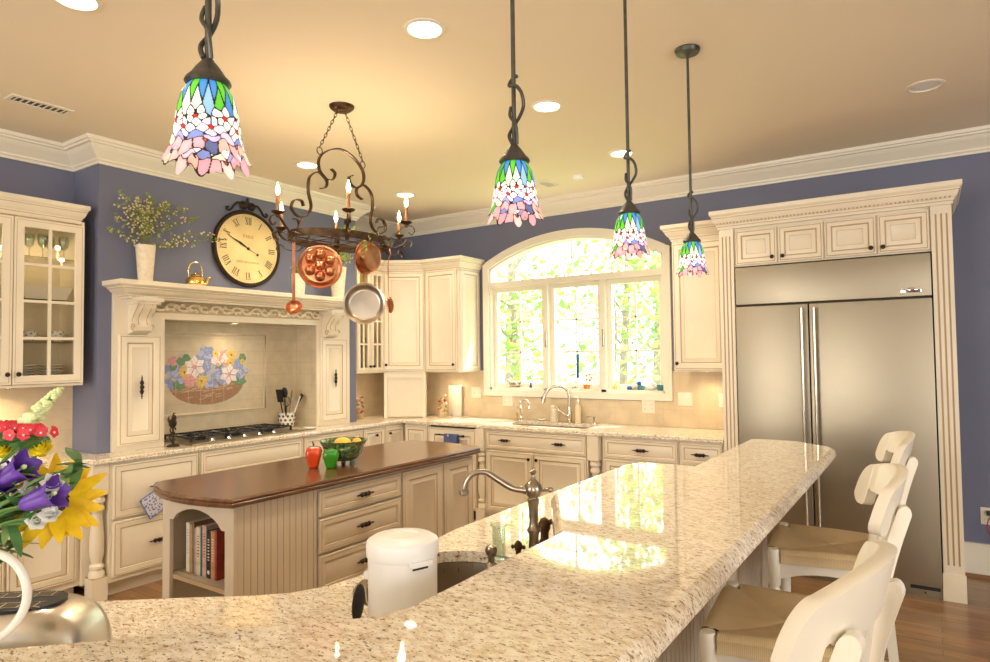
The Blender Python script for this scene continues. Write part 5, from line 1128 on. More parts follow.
t = thing('soap_pump', 'small chrome soap pump on the counter near the turned post', 'soap pump', (-2.60, 5.5, .915)); K = Matrix.Translation((-2.60, 5.5, .915)); b = MB(K); b.lathe([(.02, 0), (.018, .01), (.009, .02), (.009, .05), (.014, .06), (.014, .072), (.001, .076)], 'chrome', 16); b.build('base', t); b = MB(K); b.tube([(0, 0, .066), (-.04, -.02, .07), (-.07, -.035, .062)], .005, 'chrome', 8); b.build('nozzle', t)
mat('sponge', (.75, .55, .12), .9, bump=.4, scale=60); mat('soap_liquid', (.75, .62, .40), .2)
b = MB(Matrix.Translation((-3.03, 5.52, .916))); b.lathe([(.038, 0), (.038, .11), (.03, .12), (.03, .13), (.036, .132), (.036, .15), (.001, .152)], 'ceramic_cream', 20); tag(b.build('lotion_jar', origin=(-3.03, 5.52, .916)), 'cream jar standing behind the gooseneck faucet lever', 'jar')
b = MB(Matrix.Translation((-2.78, 5.53, .916))); b.lathe([(.03, 0), (.031, .01), (.031, .13), (.02, .16), (.009, .17), (.009, .2), (.013, .203), (.001, .215)], 'soap_liquid', 20); b.tube([(0, 0, .21), (0, 0, .24), (-.03, -.01, .24)], .004, 'white_plastic', 6); tag(b.build('dish_soap_bottle', origin=(-2.78, 5.53, .916)), 'pale amber soap bottle just past the gooseneck faucet', 'bottle')
plate(-3.17, 5.52, .916, .045, lab='small pale soap dish behind the sink', nm='soap_dish')

# window sill trinkets (kept small)
SZ = oz0+.0225
def trinket(name, lab, cat, x, fn):
    t = thing(name, lab, cat, (x, 5.645, SZ)); K = Matrix.Translation((x, 5.645, SZ)); fn(t, K)
mat('glass_blue', (.02, .10, .35), .1); mat('toy_teal', (.06, .22, .24), .2); mat('toy_yellow', (.8, .55, .05), .4); mat('terracotta', (.65, .20, .05), .6); mat('toy_pink', (.7, .25, .3), .5); mat('toy_navy', (.03, .06, .22), .2)
def f1(t, K):
    b = MB(K); b.blob((0, 0, .035), (.075, .025, .03), 'nickel', 16, 8); b.build('body', t); b = MB(K); b.blob((-.065, 0, .065), (.02, .016, .02), 'nickel', 12, 7); b.tube([(-.08, 0, .065), (-.10, 0, .058)], [.007, .002], 'brass', 6); b.build('head', t); b = MB(K); b.tube([(.06, 0, .04), (.10, 0, .065)], [.018, .004], 'nickel', 8); b.build('tail', t)
trinket('metal_bird', 'silvery bird figure on the sill of the casement nearest the corner cabinets', 'figurine', -3.56, f1)
def f2(t, K): b = MB(K); b.lathe([(.012, 0), (.014, .015), (.006, .03), (.010, .045), (.001, .06)], 'toy_navy', 12); b.build('body', t)
trinket('blue_figurine', 'tiny navy figurine next to the silvery bird on the sill', 'figurine', -3.36, f2)
def f3(t, K): b = MB(K); b.lathe([(.013, 0), (.014, .03), (.010, .035)], 'toy_yellow', 12); b.build('cup', t); b = MB(K); b.blob((0, 0, .05), (.010, .01, .018), 'toy_yellow', 10, 7); b.build('top', t)
trinket('yellow_candle', 'small yellow candle on the sill left of the orange flowerpot', 'candle', -3.14, f3)
def f4(t, K):
    b = MB(K); b.lathe([(.024, 0), (.032, .035), (.036, .038), (.036, .045), (.028, .045), (.001, .038)], 'terracotta', 18); b.build('pot', t); b = MB(K); b.tube([(0, 0, .04), (0, 0, .10)], .003, 'sprig_leaf', 6); b.tube([(0, 0, .05), (.03, 0, .08)], .003, 'sprig_leaf', 6); b.build('stems', t)
    b = MB(K); [b.blob((.045*math.cos(a)*.6+.02, 0, .11+.03*math.sin(a)), (.014, .008, .014), 'toy_pink', 8, 5) for a in (0, 1.3, 2.6, 3.9, 5.2)]; b.build('blossoms', t)
trinket('flowerpot', 'tiny orange flowerpot with pink blossoms in the middle of the sill', 'flowerpot', -2.74, f4)
def f5(t, K): b = MB(K); b.lathe([(.012, 0), (.016, .02), (.008, .04), (.012, .055), (.001, .07)], 'toy_yellow', 12); b.build('body', t)
trinket('yellow_figurine', 'small yellow figurine on the sill by the second mullion', 'figurine', -2.45, f5)
def f6(t, K): b = MB(K); b.lathe([(.02, 0), (.025, .012), (.018, .03), (.001, .034)], 'glass_blue', 14); b.build('body', t)
trinket('blue_dish', 'small cobalt blue glass dish at the foot of the second mullion', 'dish', -2.31, f6)
def f7(t, K): b = MB(K); b.lathe([(.03, 0), (.034, .02), (.026, .045)], 'toy_teal', 14); b.build('body', t); b = MB(K); b.blob((-.015, 0, .06), (.022, .018, .022), 'glass_blue', 12, 7); b.tube([(-.03, 0, .06), (-.05, 0, .055)], [.008, .002], 'toy_teal', 6); b.build('head', t)
trinket('teal_bird', 'blue and teal ceramic bird on the sill behind the pane nearest the fridge', 'figurine', -2.20, f7)
def f8(t, K): b = MB(K); b.blob((0, 0, .025), (.05, .028, .025), 'ceramic_white', 14, 8); b.build('body', t); b = MB(K); b.blob((.02, 0, .055), (.02, .016, .018), 'ceramic_white', 12, 7); b.tube([(.035, 0, .055), (.05, 0, .05)], [.007, .003], 'toy_yellow', 6); b.build('head', t)
trinket('white_duck', 'small white duck figurine on the sill of the last casement', 'figurine', -2.11 if 0 else -2.105, f8)
def f9(t, K): b = MB(K); b.lathe([(.03, 0), (.036, .02), (.036, .045), (.04, .05), (.034, .048), (.03, .01), (.001, .008)], 'toy_teal', 18); b.build('pot', t)
trinket('teal_cup', 'squat dark teal pot at the end of the sill nearest the fridge', 'pot', -2.015, f9)
t = thing('glass_suncatcher', 'blue stained-glass strip hanging in the middle casement', 'suncatcher', (-2.83, 5.64, 1.33)); b = MB(); b.box((-2.84, 5.635, 1.33), (-2.815, 5.64, 1.50), 'glass_blue', bev=.002); b.build('blue_strip', t); b = MB(); b.box((-2.845, 5.634, 1.50), (-2.81, 5.64, 1.56), 'toy_teal', bev=.002); b.tube([(-2.828, 5.637, 1.56), (-2.828, 5.637, 1.70)], .001, 'iron', 4); b.build('hanger', t)

# ================================================================== STOOLS
def rush(name, axis):
    m, n, l, bb = nodes_of(name); tc = n.new('ShaderNodeTexCoord'); w = n.new('ShaderNodeTexWave'); w.bands_direction = axis; w.inputs['Scale'].default_value = 60; w.inputs['Distortion'].default_value = 1.2; w.inputs['Detail'].default_value = 3; w.inputs['Detail Scale'].default_value = 4
    l.new(tc.outputs['Object'], w.inputs[0]); nz = n.new('ShaderNodeTexNoise'); nz.inputs['Scale'].default_value = 18; l.new(tc.outputs['Object'], nz.inputs[0])
    r = n.new('ShaderNodeValToRGB'); l.new(w.outputs[0], r.inputs[0]); e = r.color_ramp.elements; e[0].color = (.60, .44, .23, 1); e[1].color = (.70, .53, .29, 1); e[0].position = .1; e[1].position = .7
    mx = n.new('ShaderNodeMix'); mx.data_type = 'RGBA'; mx.blend_type = 'MULTIPLY'; mx.inputs[0].default_value = .2; l.new(r.outputs[0], mx.inputs[6]); l.new(nz.outputs[0], mx.inputs[7]); l.new(mx.outputs[2], bb.inputs['Base Color']); bb.inputs['Roughness'].default_value = .6
    bp = n.new('ShaderNodeBump'); bp.inputs['Strength'].default_value = .3; bp.inputs['Distance'].default_value = .002; l.new(w.outputs[0], bp.inputs['Height']); l.new(bp.outputs[0], bb.inputs['Normal'])
rush('rush_x', 'X'); rush('rush_y', 'Y')
def make_stool(loc, lab, twist=0):
    """local: front toward -X, seat centre at the origin"""
    t = thing('bar_stool', lab, 'stool', (0, 0, 0), 'painted ladder-back stools along the raised bar'); sp = 'stool_paint'; SZ_ = .75
    fx, bx, fw, bw = -.20, .20, .225, .185
    def tw(p):
        p = Vector(p); k = max(0, min(1, (p.z-.82)/.22)); k = k*k*(3-2*k); a = math.radians(twist)*k; x = p.x-(bx+.10); return Vector((bx+.10+x*math.cos(a)-p.y*math.sin(a), x*math.sin(a)+p.y*math.cos(a), p.z))
    # rush seat: four woven triangles over rounded rails
    b = MB(); n = 12
    cor = [Vector((fx, -fw, 0)), Vector((bx, -bw, 0)), Vector((bx, bw, 0)), Vector((fx, fw, 0))]; cen = Vector((.0, 0, 0))
    for k in range(4):
        a, c = cor[k], cor[(k+1) % 4]; mn = 'rush_y' if k % 2 else 'rush_x'
        a2 = a.lerp(c, .075); c2 = a.lerp(c, .925); out = Vector(((c-a).y, -(c-a).x, 0)).normalized(); R = []
        for p in range(n+1):
            s = p/n; k_ = min(1, s*6); pa, pc = a2.lerp(a, k_).lerp(cen, s), c2.lerp(c, k_).lerp(cen, s); z = SZ_-.020*math.sin(min(1, s*1.3)*PI/2)
            if s < .97 or p == n: R.append([pa.lerp(pc, q/8)+Vector((0, 0, z+(.004*math.sin(PI*q/8)))) for q in range(9)])
        roll = []
        for ang in (200, 165, 130, 95, 60, 30):
            an = math.radians(ang); off = out*(.004+.020*math.sin(an/2) if ang > 90 else .024*math.cos(math.radians(90-ang))+.004); zz = SZ_-.026+.026*math.cos(math.radians(ang)) 
            roll.append([a2.lerp(c2, q/8)+off+Vector((0, 0, zz)) for q in range(9)])
        b.rings(roll+R, mn, closed=False)
        # corner wrap
        w = MB()
    b.prism([(v.x*.95, v.y*.95) for v in cor], SZ_-.045, SZ_-.03, 'rush_x'); b.build('rush_seat', t, angle=60)
    b = MB()
    for k in range(4):
        a, c = cor[k], cor[(k+1) % 4]; q = (c-a); L_ = q.length; ang = math.atan2(q.y, q.x); o = Vector((q.y, -q.x, 0)).normalized()*.006
        m_ = 8; R = []
        for i in range(m_+1):
            s = i/m_; zt_ = SZ_-.05; zb_ = SZ_-.088-.035*(abs(2*s-1)**2.2); p = a.lerp(c, .04+.92*s)+o
            R.append([(p.x-o.x*1.6, p.y-o.y*1.6, zb_), (p.x+o.x*.6, p.y+o.y*.6, zb_), (p.x+o.x*.6, p.y+o.y*.6, zt_), (p.x-o.x*1.6, p.y-o.y*1.6, zt_)])
        b.rings(R, sp, sp, sp)
    b.build('apron', t)
    for s in (-1, 1):
        b = MB(); b.lathe([(.020, 0), (.022, .02), (.017, .1), (.021, .22), (.023, .50), (.018, .53), (.024, .54), (.024, .55), (.018, .56), (.024, .57), (.024, .58), (.018, .595), (.024, .61), (.025, .735), (.021, .75), (.001, .752)], sp, 18, Matrix.Translation((fx+.005, s*fw, 0))); b.build('leg', t)
        b = MB(); pts = spline([(bx+.06, s*bw, 0), (bx+.02, s*bw, .35), (bx, s*bw, .72), (bx+.03, s*(bw-.012), .86), (bx+.058, s*(bw-.03), 1.01), (bx+.094, s*(bw-.038), 1.125)], 5)
        R = []
        for i, p in enumerate(pts):
            q = (pts[min(i+1, len(pts)-1)]-pts[max(i-1, 0)]).normalized(); nx = Vector((q.z, 0, -q.x)); hw = .017 if p.z < .75 else .017-.003*min(1, (p.z-.75)/.25); th = .017
            R.append([p-nx*th+Vector((0, -hw, 0)), p+nx*th+Vector((0, -hw, 0)), p+nx*th+Vector((0, hw, 0)), p-nx*th+Vector((0, hw, 0))])
        for k_, (up, sc) in enumerate(((.008, .90), (.016, .62), (.021, .2))):
            p = pts[-1]; q = (pts[-1]-pts[-2]).normalized(); c_ = p+q*up; nx = Vector((q.z, 0, -q.x)); R.append([c_-nx*.017*sc+Vector((0, -.014, 0)), c_+nx*.017*sc+Vector((0, -.014, 0)), c_+nx*.017*sc+Vector((0, .014, 0)), c_-nx*.017*sc+Vector((0, .014, 0))])
        b.rings([[tw(p) for p in r_] for r_ in R], sp, sp, sp); b.build('back_post', t, angle=50)
    # curved crest rail with curled ears
    b = MB(); R = []; W_ = .232; BOW = .062; ZR = .022
    def prof(s):
        a = abs(s)
        if a <= .185: zt_ = 1.205-.026*(a/.185)**2
        else: zt_ = 1.090+.089*math.sqrt(max(0, 1-((a-.185)/(W_-.185))**2))
        if a < .150: zb_ = 1.100
        elif a < .166: zb_ = 1.100+.006*math.sin(PI*(a-.150)/.016)
        elif a < .170: zb_ = 1.100-.040*(a-.166)/.004
        else: zb_ = 1.050+.010*max(0, (.180-a)/.010)+(.040*(1-math.sqrt(max(0, 1-((a-.195)/(W_-.195))**2))) if a > .195 else 0)
        return zt_, max(min(zb_, zt_-.002), 1.045)
    ss = [0, .03, .06, .09, .12, .14, .15, .154, .158, .162, .166, .168, .170, .175, .18, .185, .19, .195, .2, .205, .21, .215, .219, .223, .226, .229, .231, .232]
    ss = [-q for q in reversed(ss[1:])]+ss
    for s in ss:
        zt_, zb_ = prof(s); zt_ += ZR; zb_ += ZR; xo = bx+.083-BOW*(s/W_)**2; dx = -2*BOW*s/W_**2
        q = Vector((1, -dx, 0)).normalized()*.0150; zm = lambda z: .24*(z-1.12); c_ = min(.003, (zt_-zb_)*.3)
        R.append([(xo-q.x+zm(zb_), s-q.y, zb_+c_), (xo+q.x+zm(zb_), s+q.y, zb_), (xo+q.x+zm(zt_), s+q.y, zt_-c_), (xo+q.x*.6+zm(zt_), s+q.y*.6, zt_), (xo-q.x*.6+zm(zt_), s-q.y*.6, zt_), (xo-q.x+zm(zt_), s-q.y, zt_-c_)])
    b.rings([[tw(p) for p in r_] for r_ in R], sp, sp, sp); b.build('crest_rail', t, angle=50)
    b = MB(); R = []
    for i in range(13):
        s = .155*(2*i/12-1); xo = bx+.045-.03*(s/.155)**2; R.append([(xo-.009, s, .845), (xo+.009, s, .845), (xo+.013, s, .885), (xo-.005, s, .885)])
    b.rings(R, sp, sp, sp); b.build('lower_rail', t)
    for s in (-.075, 0, .075):
        b = MB(); pts = [(bx+.045-.03*(s/.155)**2+.002, s, .88), (bx+.062-.045*(s/.2)**2, s, 1.0), (bx+.083-.062*(s/W_)**2, s, 1.127)]
        b.strip([tw(p) for p in spline(pts, 4)], (0, .034, 0), .012, sp); b.build('splat', t)
    for (p, q, z) in (((fx, -fw), (fx, fw), .24), ((bx+.03, -bw), (bx+.03, bw), .30), ((fx, -fw), (bx+.03, -bw), .20), ((fx, fw), (bx+.03, bw), .20), ((fx, -fw), (bx+.02, -bw), .42), ((fx, fw), (bx+.02, bw), .42)):
        b = MB(); P, Q = Vector((p[0], p[1], z)), Vector((q[0], q[1], z)); b.tube([P, P.lerp(Q, .3), P.lerp(Q, .5), P.lerp(Q, .7), Q], [.009, .012, .013, .012, .009], sp, 10); b.build('stretcher', t)
    t.location = loc[:3]; t.rotation_euler.z = math.radians(loc[3]); return t
st = make_stool((-.383, 1.285, 0, -8), 'nearest painted bar stool, seen mostly by its curved crest rail')
for k_, (y, az, lab) in enumerate(((2.18, 5, 'painted bar stool with a rush seat, middle one of the row of three'), (3.13, 5, 'painted bar stool with a rush seat, the one closest to the refrigerator'))):
    if k_ == 0: st = c_ = make_stool((-.392, y, 0, az), lab, 4)
    else: c_ = copy_tree(st); c_.location = (-.392, y, 0); c_['label'] = lab; c_.rotation_euler.z = math.radians(az)

# ================================================================== PENDANTS
def shade_mesh():
    import numpy as np
    rnd = random.Random(21); NU, NV = 260, 130; H = .168
    prof = [(0, .033), (.06, .041), (.16, .050), (.32, .056), (.5, .060), (.66, .0635), (.8, .069), (.9, .076), (1.0, .086)]
    def rad(t):
        for (a, r0), (c, r1) in zip(prof, prof[1:]):
            if t <= c: return r0+(r1-r0)*(t-a)/(c-a)
        return prof[-1][1]
    RU = .060; C = 2*PI*RU; seeds = []   # u, v, a, b, colour
    G = [(.02, .42, .02), (.10, .50, .03), (.40, .70, .05), (.02, .14, .55), (.05, .24, .58), (.25, .45, .72), (.72, .85, .58), (.02, .30, .12)]  # upper leaves coloured dimmer to suggest the bulb glowing lower down
    n = 17
    for k in range(n):
        u = C*k/n
        seeds.append((u+rnd.uniform(-.002, .002), .020, .010, .034, G[rnd.choice([0, 1, 3, 4, 5, 1, 7])]))
        seeds.append((u+C/n/2, .052+rnd.uniform(-.006, .006), .0105, .036, G[rnd.choice([0, 1, 2, 1, 4, 5, 6, 6])]))
    nf = 7; warm = (1.0, .93, .82)
    for row, (v, off) in enumerate(((.083, 0), (.108, .5))):
        for k in range(nf):
            u = C*(k+off)/nf+rnd.uniform(-.003, .003); vv = v+rnd.uniform(-.004, .004); col = warm if row == 0 else rnd.choice([warm, (.95, .85, .95), (.78, .66, .85)])
            seeds.append((u, vv, .0066, .0066, (.75, .02, .01)))
            a0 = rnd.uniform(0, 1.2)
            for i in range(5):
                a = a0+2*PI*i/5; seeds.append((u+.0145*math.cos(a), vv+.0145*math.sin(a), .0125, .0125, col))
    for k in range(14):
        u = C*k/14; seeds.append((u, .128+rnd.uniform(-.003, .003), .014, .011, rnd.choice([(.60, .45, .75), (.20, .25, .55), (.75, .55, .70), (.9, .75, .55), (.35, .30, .60)])))
    for k in range(20):
        u = C*(k+.5)/20; seeds.append((u, .150+rnd.uniform(-.004, .004), .013, .016, rnd.choice([(.85, .45, .35), (.80, .40, .42), (.9, .6, .45), (.75, .35, .40), (.03, .40, .03), (.10, .12, .25), (.85, .55, .5)])))
    for k in range(7): seeds.append((C*(k+.3)/7, .14, .0055, .0055, (.55, .10, .03)))
    S_ = np.array([(s[0] % C, s[1], s[2], s[3]) for s in seeds]); Cc = np.array([s[4] for s in seeds])
    u = np.linspace(0, C, NU, endpoint=False)[None, :, None]; v = (np.linspace(0, 1, NV)*H)[:, None, None]
    du = np.abs(u-S_[:, 0]); du = np.minimum(du, C-du); d = np.sqrt((du/S_[:, 2])**2+((v-S_[:, 1])/S_[:, 3])**2); order = np.argsort(d, axis=2)[:, :, :2]
    d0 = np.take_along_axis(d, order[:, :, :1], 2)[:, :, 0]; d1 = np.take_along_axis(d, order[:, :, 1:2], 2)[:, :, 0]
    sc = S_[order[:, :, 0], 2]; gap = (d1-d0)*sc/2
    col = Cc[order[:, :, 0]]*(.82+.18*np.cos(d0*1.4))[:, :, None]
    lead = (gap < .00105) | (d0 > 1.12); col[lead] = (.012, .012, .010)
    vs, fs = [], []
    for j in range(NV):
        t = j/(NV-1)
        for i in range(NU):
            th = 2*PI*i/NU; sca = .90+.05*math.sin(th*10)+.06*abs(math.sin(th*7+.6)); tt = t*(sca if t > .0 else 1) if t > 0 else 0
            tt = t*(1+(sca-1)*t**2); r = rad(tt)+.0012*math.sin(th*16)*t; vs.append((r*math.cos(th), r*math.sin(th), -tt*H))
    for j in range(NV-1):
        for i in range(NU): k = (i+1) % NU; fs.append((j*NU+i, j*NU+k, (j+1)*NU+k, (j+1)*NU+i))
    me = bpy.data.meshes.new('glass_shade'); me.from_pydata(vs, [], fs)
    at = me.color_attributes.new('glass', 'FLOAT_COLOR', 'POINT'); cc = np.ones((NV*NU, 4)); cc[:, :3] = col.reshape(-1, 3); at.data.foreach_set('color', cc.reshape(-1).astype('f'))
    me.polygons.foreach_set('use_smooth', [True]*len(me.polygons))
    m, nn, l, bb = nodes_of('stained_glass'); va = nn.new('ShaderNodeVertexColor'); va.layer_name = 'glass'; l.new(va.outputs[0], bb.inputs['Base Color']); l.new(va.outputs[0], bb.inputs['Emission Color']); bb.inputs['Emission Strength'].default_value = .60; bb.inputs['Roughness'].default_value = .2
    me.materials.append(m); return me
SHADE = shade_mesh(); pm = 'pendant_metal'
def pendant(x, y, lab, zt_=2.105):
    t = thing('pendant_lamp', lab, 'pendant lamp', (x, y, CH), 'stained glass pendants above the bar'); K = Matrix.Translation((x, y, zt_))
    o = bpy.data.objects.new('glass_shade', SHADE); COL.objects.link(o); o.parent = t; o.location = (0, 0, zt_-CH)
    b = MB(K); b.lathe([(.040, -.004), (.044, .002), (.042, .008), (.034, .016), (.030, .022), (.022, .034), (.012, .046), (.010, .05)], pm, 28); b.build('shade_cap', t)
    b = MB(K); b.tube([(0, 0, .045), (0, 0, CH-zt_-.02)], .0065, pm, 10); b.build('rod', t)
    b = MB(K); pts = [(0.0, -.010, .05), (-.010, -.010, .075), (-.008, .008, .105), (.012, .010, .13), (.032, 0, .155), (.030, -.006, .19), (.012, -.008, .215), (-.010, -.006, .22), (-.013, .006, .238), (0, .012, .252), (.008, .004, .246)]
    b.tube(spline(pts, 5), .0052, pm, 8); b.tube(spline([(0.010, 0, .05), (.012, -.008, .10), (-.006, -.011, .13), (-.010, 0, .16)], 5), .0045, pm, 8); b.build('vine_scroll', t)
    b = MB(Matrix.Translation((x, y, CH))); b.lathe([(.060, 0), (.062, -.006), (.055, -.022), (.012, -.026), (.009, -.03)], pm, 28); b.build('ceiling_canopy', t)
    b = MB(K); b.blob((0, 0, -.085), (.022, .022, .032), 'pendant_glow', 14, 9); b.tube([(0, 0, -.06), (0, 0, 0)], .013, 'iron', 10); b.build('bulb', t)
pendant(-1.18, .745, 'stained-glass flower pendant nearest the camera, above the toaster end of the bar'); pendant(-.966, 1.55, 'stained-glass flower pendant second along the bar, before the dark end of the ceiling crown')
pendant(-.966, 2.39, 'stained-glass flower pendant hanging across the arched window top'); pendant(-.966, 3.19, 'smallest-looking stained-glass flower pendant, before the cabinet beside the fridge')

# ================================================================== POT RACK CHANDELIER
PX, PY = -2.91, 2.71; bz = 'bronze'; RZ = 2.25
t = thing('pot_rack_chandelier', 'bronze scrolled pot rack chandelier with six candle lights over the island', 'chandelier', (PX, PY, CH))
b = MB(); b.lathe([(.075, 0), (.072, -.012), (.05, -.03), (.02, -.038), (.001, -.04)], bz, 28, Matrix.Translation((PX, PY, CH))); b.build('ceiling_canopy', t)
RA, RB = .24, .35
ring = [(PX+RA*math.cos(a), PY+RB*math.sin(a)) for a in [2*PI*i/48 for i in range(48)]]
b = MB(); o1 = offset_poly(ring, -.003); o2 = offset_poly(ring, .003)
b.rings([[(x, y, RZ-.022) for x, y in o1], [(x, y, RZ+.022) for x, y in o1], [(x, y, RZ+.022) for x, y in o2], [(x, y, RZ-.022) for x, y in o2], [(x, y, RZ-.022) for x, y in o1]], bz); b.build('ring_band', t)
b = MB()
for x in (-.12, 0, .12):
    L_ = RB*math.sqrt(1-(x/RA)**2)-.004; b.tube([(PX+x, PY-L_, RZ-.02), (PX+x, PY+L_, RZ-.02)], .004, bz, 6)
for y in (-.17, 0, .17):
    L_ = RA*math.sqrt(1-(y/RB)**2)-.004; b.tube([(PX-L_, PY+y, RZ-.016), (PX+L_, PY+y, RZ-.016)], .004, bz, 6)
b.build('grid', t)
hoop = [(-.085, 2.668), (-.055, 2.648), (-.075, 2.608), (-.125, 2.600), (-.175, 2.645), (-.172, 2.715), (-.10, 2.777), (0, 2.805)]
hp = [(0, y, z) for y, z in hoop]+[(0, -y, z) for y, z in reversed(hoop[:-1])]
b = MB(); b.strip([(PX, PY+p.y, p.z) for p in spline(hp, 6)], (.022, 0, 0), .006, bz); b.build('hoop', t)
Sl = [(-.165, 2.535), (-.125, 2.553), (-.12, 2.592), (-.18, 2.628), (-.245, 2.585), (-.255, 2.50), (-.235, 2.42), (-.265, 2.362), (-.325, 2.345), (-.372, 2.383), (-.355, 2.43), (-.305, 2.438), (-.29, 2.41)]
for s_ in (1, -1):
    b = MB(); b.strip([(PX, PY+s_*p.y, p.z) for p in spline([(0, y, z) for y, z in Sl], 6)], (.022, 0, 0), .006, bz); b.tube([(PX, PY+s_*(-.29), 2.35), (PX, PY+s_*(-.34), RZ)], .006, bz, 6); b.build('scroll', t)
def chain(p0, p1, name='chain'):
    p0, p1 = Vector(p0), Vector(p1); L_ = (p1-p0).length; n = max(2, round(L_/.027)); d = (p1-p0).normalized(); b = MB()
    for i in range(n):
        c_ = p0.lerp(p1, (i+.5)/n); R_ = Matrix.Translation(c_) @ look(d) @ Matrix.Rotation(PI/2*(i % 2)+.4, 4, 'Z')
        b.tube([(.0075*math.cos(a), 0, .0185*math.sin(a)) for a in [2*PI*k/10 for k in range(10)]], .0022, bz, 5, closed=True, T=R_)
    return b.build(name, t)
for s_ in (-1, 1):
    chain((PX, PY+s_*.03, CH-.035), (PX, PY+s_*.172, 2.775))
    b = MB(); b.tube([(PX+.0*a, PY+s_*.172+.02*math.cos(a), 2.755+.022*math.sin(a)) for a in [2*PI*k/12 for k in range(12)]], .003, bz, 6, closed=True); b.build('chain_ring', t)
ARMS = [(-2.926, 2.26), (-3.28, 2.56), (-2.585, 2.454), (-3.215, 2.94), (-2.56, 2.89), (-2.88, 3.18)]
for ax_, ay_ in ARMS:
    d = Vector((ax_-PX, ay_-PY)); L_ = d.length; d.normalize(); th = math.atan2(d.y/RB, d.x/RA); r0 = Vector((RA*math.cos(th), RB*math.sin(th))); e = Vector((ax_-PX, ay_-PY)); dr = (e-r0); dl = max(dr.length, .05); dd = dr.normalized() if dr.length > .02 else d
    P_ = lambda s, z: (PX+r0.x+dd.x*s, PY+r0.y+dd.y*s, z)
    b = MB(); wv = Vector((-dd.y, dd.x, 0))*.016
    b.strip([Vector(q) for q in spline([P_(-.0, RZ+.08), P_(-.03, RZ+.075), P_(-.035, RZ+.04), P_(.01, RZ+.005), P_(dl*.5, RZ+.03), P_(dl*.9, RZ+.075), P_(dl+.035, RZ+.075), P_(dl+.05, RZ+.045), P_(dl+.03, RZ+.025), P_(dl+.015, RZ+.04)], 5)], wv, .005, bz)
    b.strip([Vector(q) for q in spline([P_(.0, RZ-.01), P_(.04, RZ-.045), P_(dl*.8, RZ-.03), P_(dl, RZ+.0), P_(dl+.03, RZ-.02), P_(dl+.02, RZ-.045)], 5)], wv, .005, bz); b.build('arm', t)
    K = Matrix.Translation((ax_, ay_, 0)); b = MB(K); b.lathe([(.006, 2.32), (.01, 2.335), (.03, 2.345), (.036, 2.352), (.034, 2.355), (.008, 2.348)], bz, 20); b.build('drip_cup', t)
    b = MB(K); b.lathe([(.0105, 2.348), (.0105, 2.44), (.006, 2.443)], 'candle_sleeve' if 'candle_sleeve' in M else 'copper_dull', 12); c_ = b.build('candle', t)
    b = MB(K); b.lathe([(.004, 2.442), (.010, 2.455), (.012, 2.468), (.008, 2.49), (.0005, 2.515)], 'bulb', 12); b.build('flame_bulb', c_)
    l = bpy.data.lights.new('candle_bulb', 'POINT'); l.energy = 2.0; l.color = (1, .74, .46); l.shadow_soft_size = .02; o = bpy.data.objects.new('candle_bulb', l); COL.objects.link(o); o.parent = t; o.location = (ax_-PX, ay_-PY, 2.535-CH)
# hanging hooks and pans
def hook(b, x, y, z0, z1, mn='bronze'):
    b.tube(spline([(x, y-.008, z0), (x, y, z0+.014), (x, y+.008, z0), (x, y+.004, (z0+z1)/2), (x, y-.006, z1+.012), (x, y, z1), (x, y+.008, z1+.008)], 4), .0028, mn, 6)
def facing(n): return look(Vector(n).normalized())
def disc_pan(name, c, r, depth, n, mn, lab, cat, inner=None, roll=0):
    """round pan; local +Z points to its base side"""
    t = thing(name, lab, cat, c); F = Matrix.Translation(Vector(c)) @ facing(n) @ Matrix.Rotation(roll, 4, 'Z'); b = MB(F)
    b.lathe([(r+.010, -depth), (r+.008, -depth+.004), (r, -depth+.003), (r*.93, -.012), (r*.86, -.001), (r*.80, 0), (.001, 0)], mn, 44)
    b.lathe([(r+.010, -depth), (r-.004, -depth+.001), (r*.93-.004, -.014), (r*.84, -.004), (.001, -.004)], inner or mn, 44); b.build('pan_body', t); return t, F
# copper mould with round bumps (underside to the viewer)
t, F = disc_pan('copper_mould', (-2.695, 2.353, 2.05), .108, .045, (.75, -.66, .04), 'copper', 'round copper mould pan with seven domed cups hanging from the rack', 'pan', 'steel_pan')
b = MB(F); b.blob((0, 0, .0), (.029, .029, .034), 'copper', 20, 12)
for k in range(6): b.blob((.06*math.cos(k*PI/3+.5), .06*math.sin(k*PI/3+.5), .0), (.029, .029, .034), 'copper', 20, 12)
b.build('domed_cups', t)
b = MB(); hook(b, -2.735, 2.46, 2.245, 2.155); b.tube([(-2.735, 2.46, 2.165), (-2.705, 2.375, 2.150)], .003, 'iron', 6); b.build('hanging_hook', t)
t, F = disc_pan('copper_saucepan', (-2.70, 2.755, 2.137), .09, .055, (.97, .12, -.10), 'copper', 'copper frying pan hanging edge-on with its base showing', 'pan', 'copper_dull')
b = MB(F); b.tube([(0, 0, .0005), (0, 0, .001)], .066, 'copper_dull', 30); b.build('tarnished_base', t)
b = MB(); hook(b, -2.70, 2.755, 2.262, 2.225, 'brass'); b.tube([(-2.71, 2.755, 2.235), (-2.715, 2.755, 2.215)], .005, 'brass', 6); b.build('hanging_hook', t)
t = thing('steel_frying_pan', 'steel frying pan hanging lowest with its inside facing the room', 'pan', (-2.80, 2.78, 1.875)); F = Matrix.Translation((-2.80, 2.78, 1.875)) @ facing((.62, -.78, .05)); b = MB(F)
b.lathe([(.001, -.035), (.085, -.035), (.10, -.028), (.118, .004), (.124, .006), (.124, .009), (.114, .006), (.100, -.022), (.094, -.029), (.086, -.031), (.084, -.031), (.080, -.031), (.001, -.031)], 'steel_pan', 48); b.build('pan_body', t)
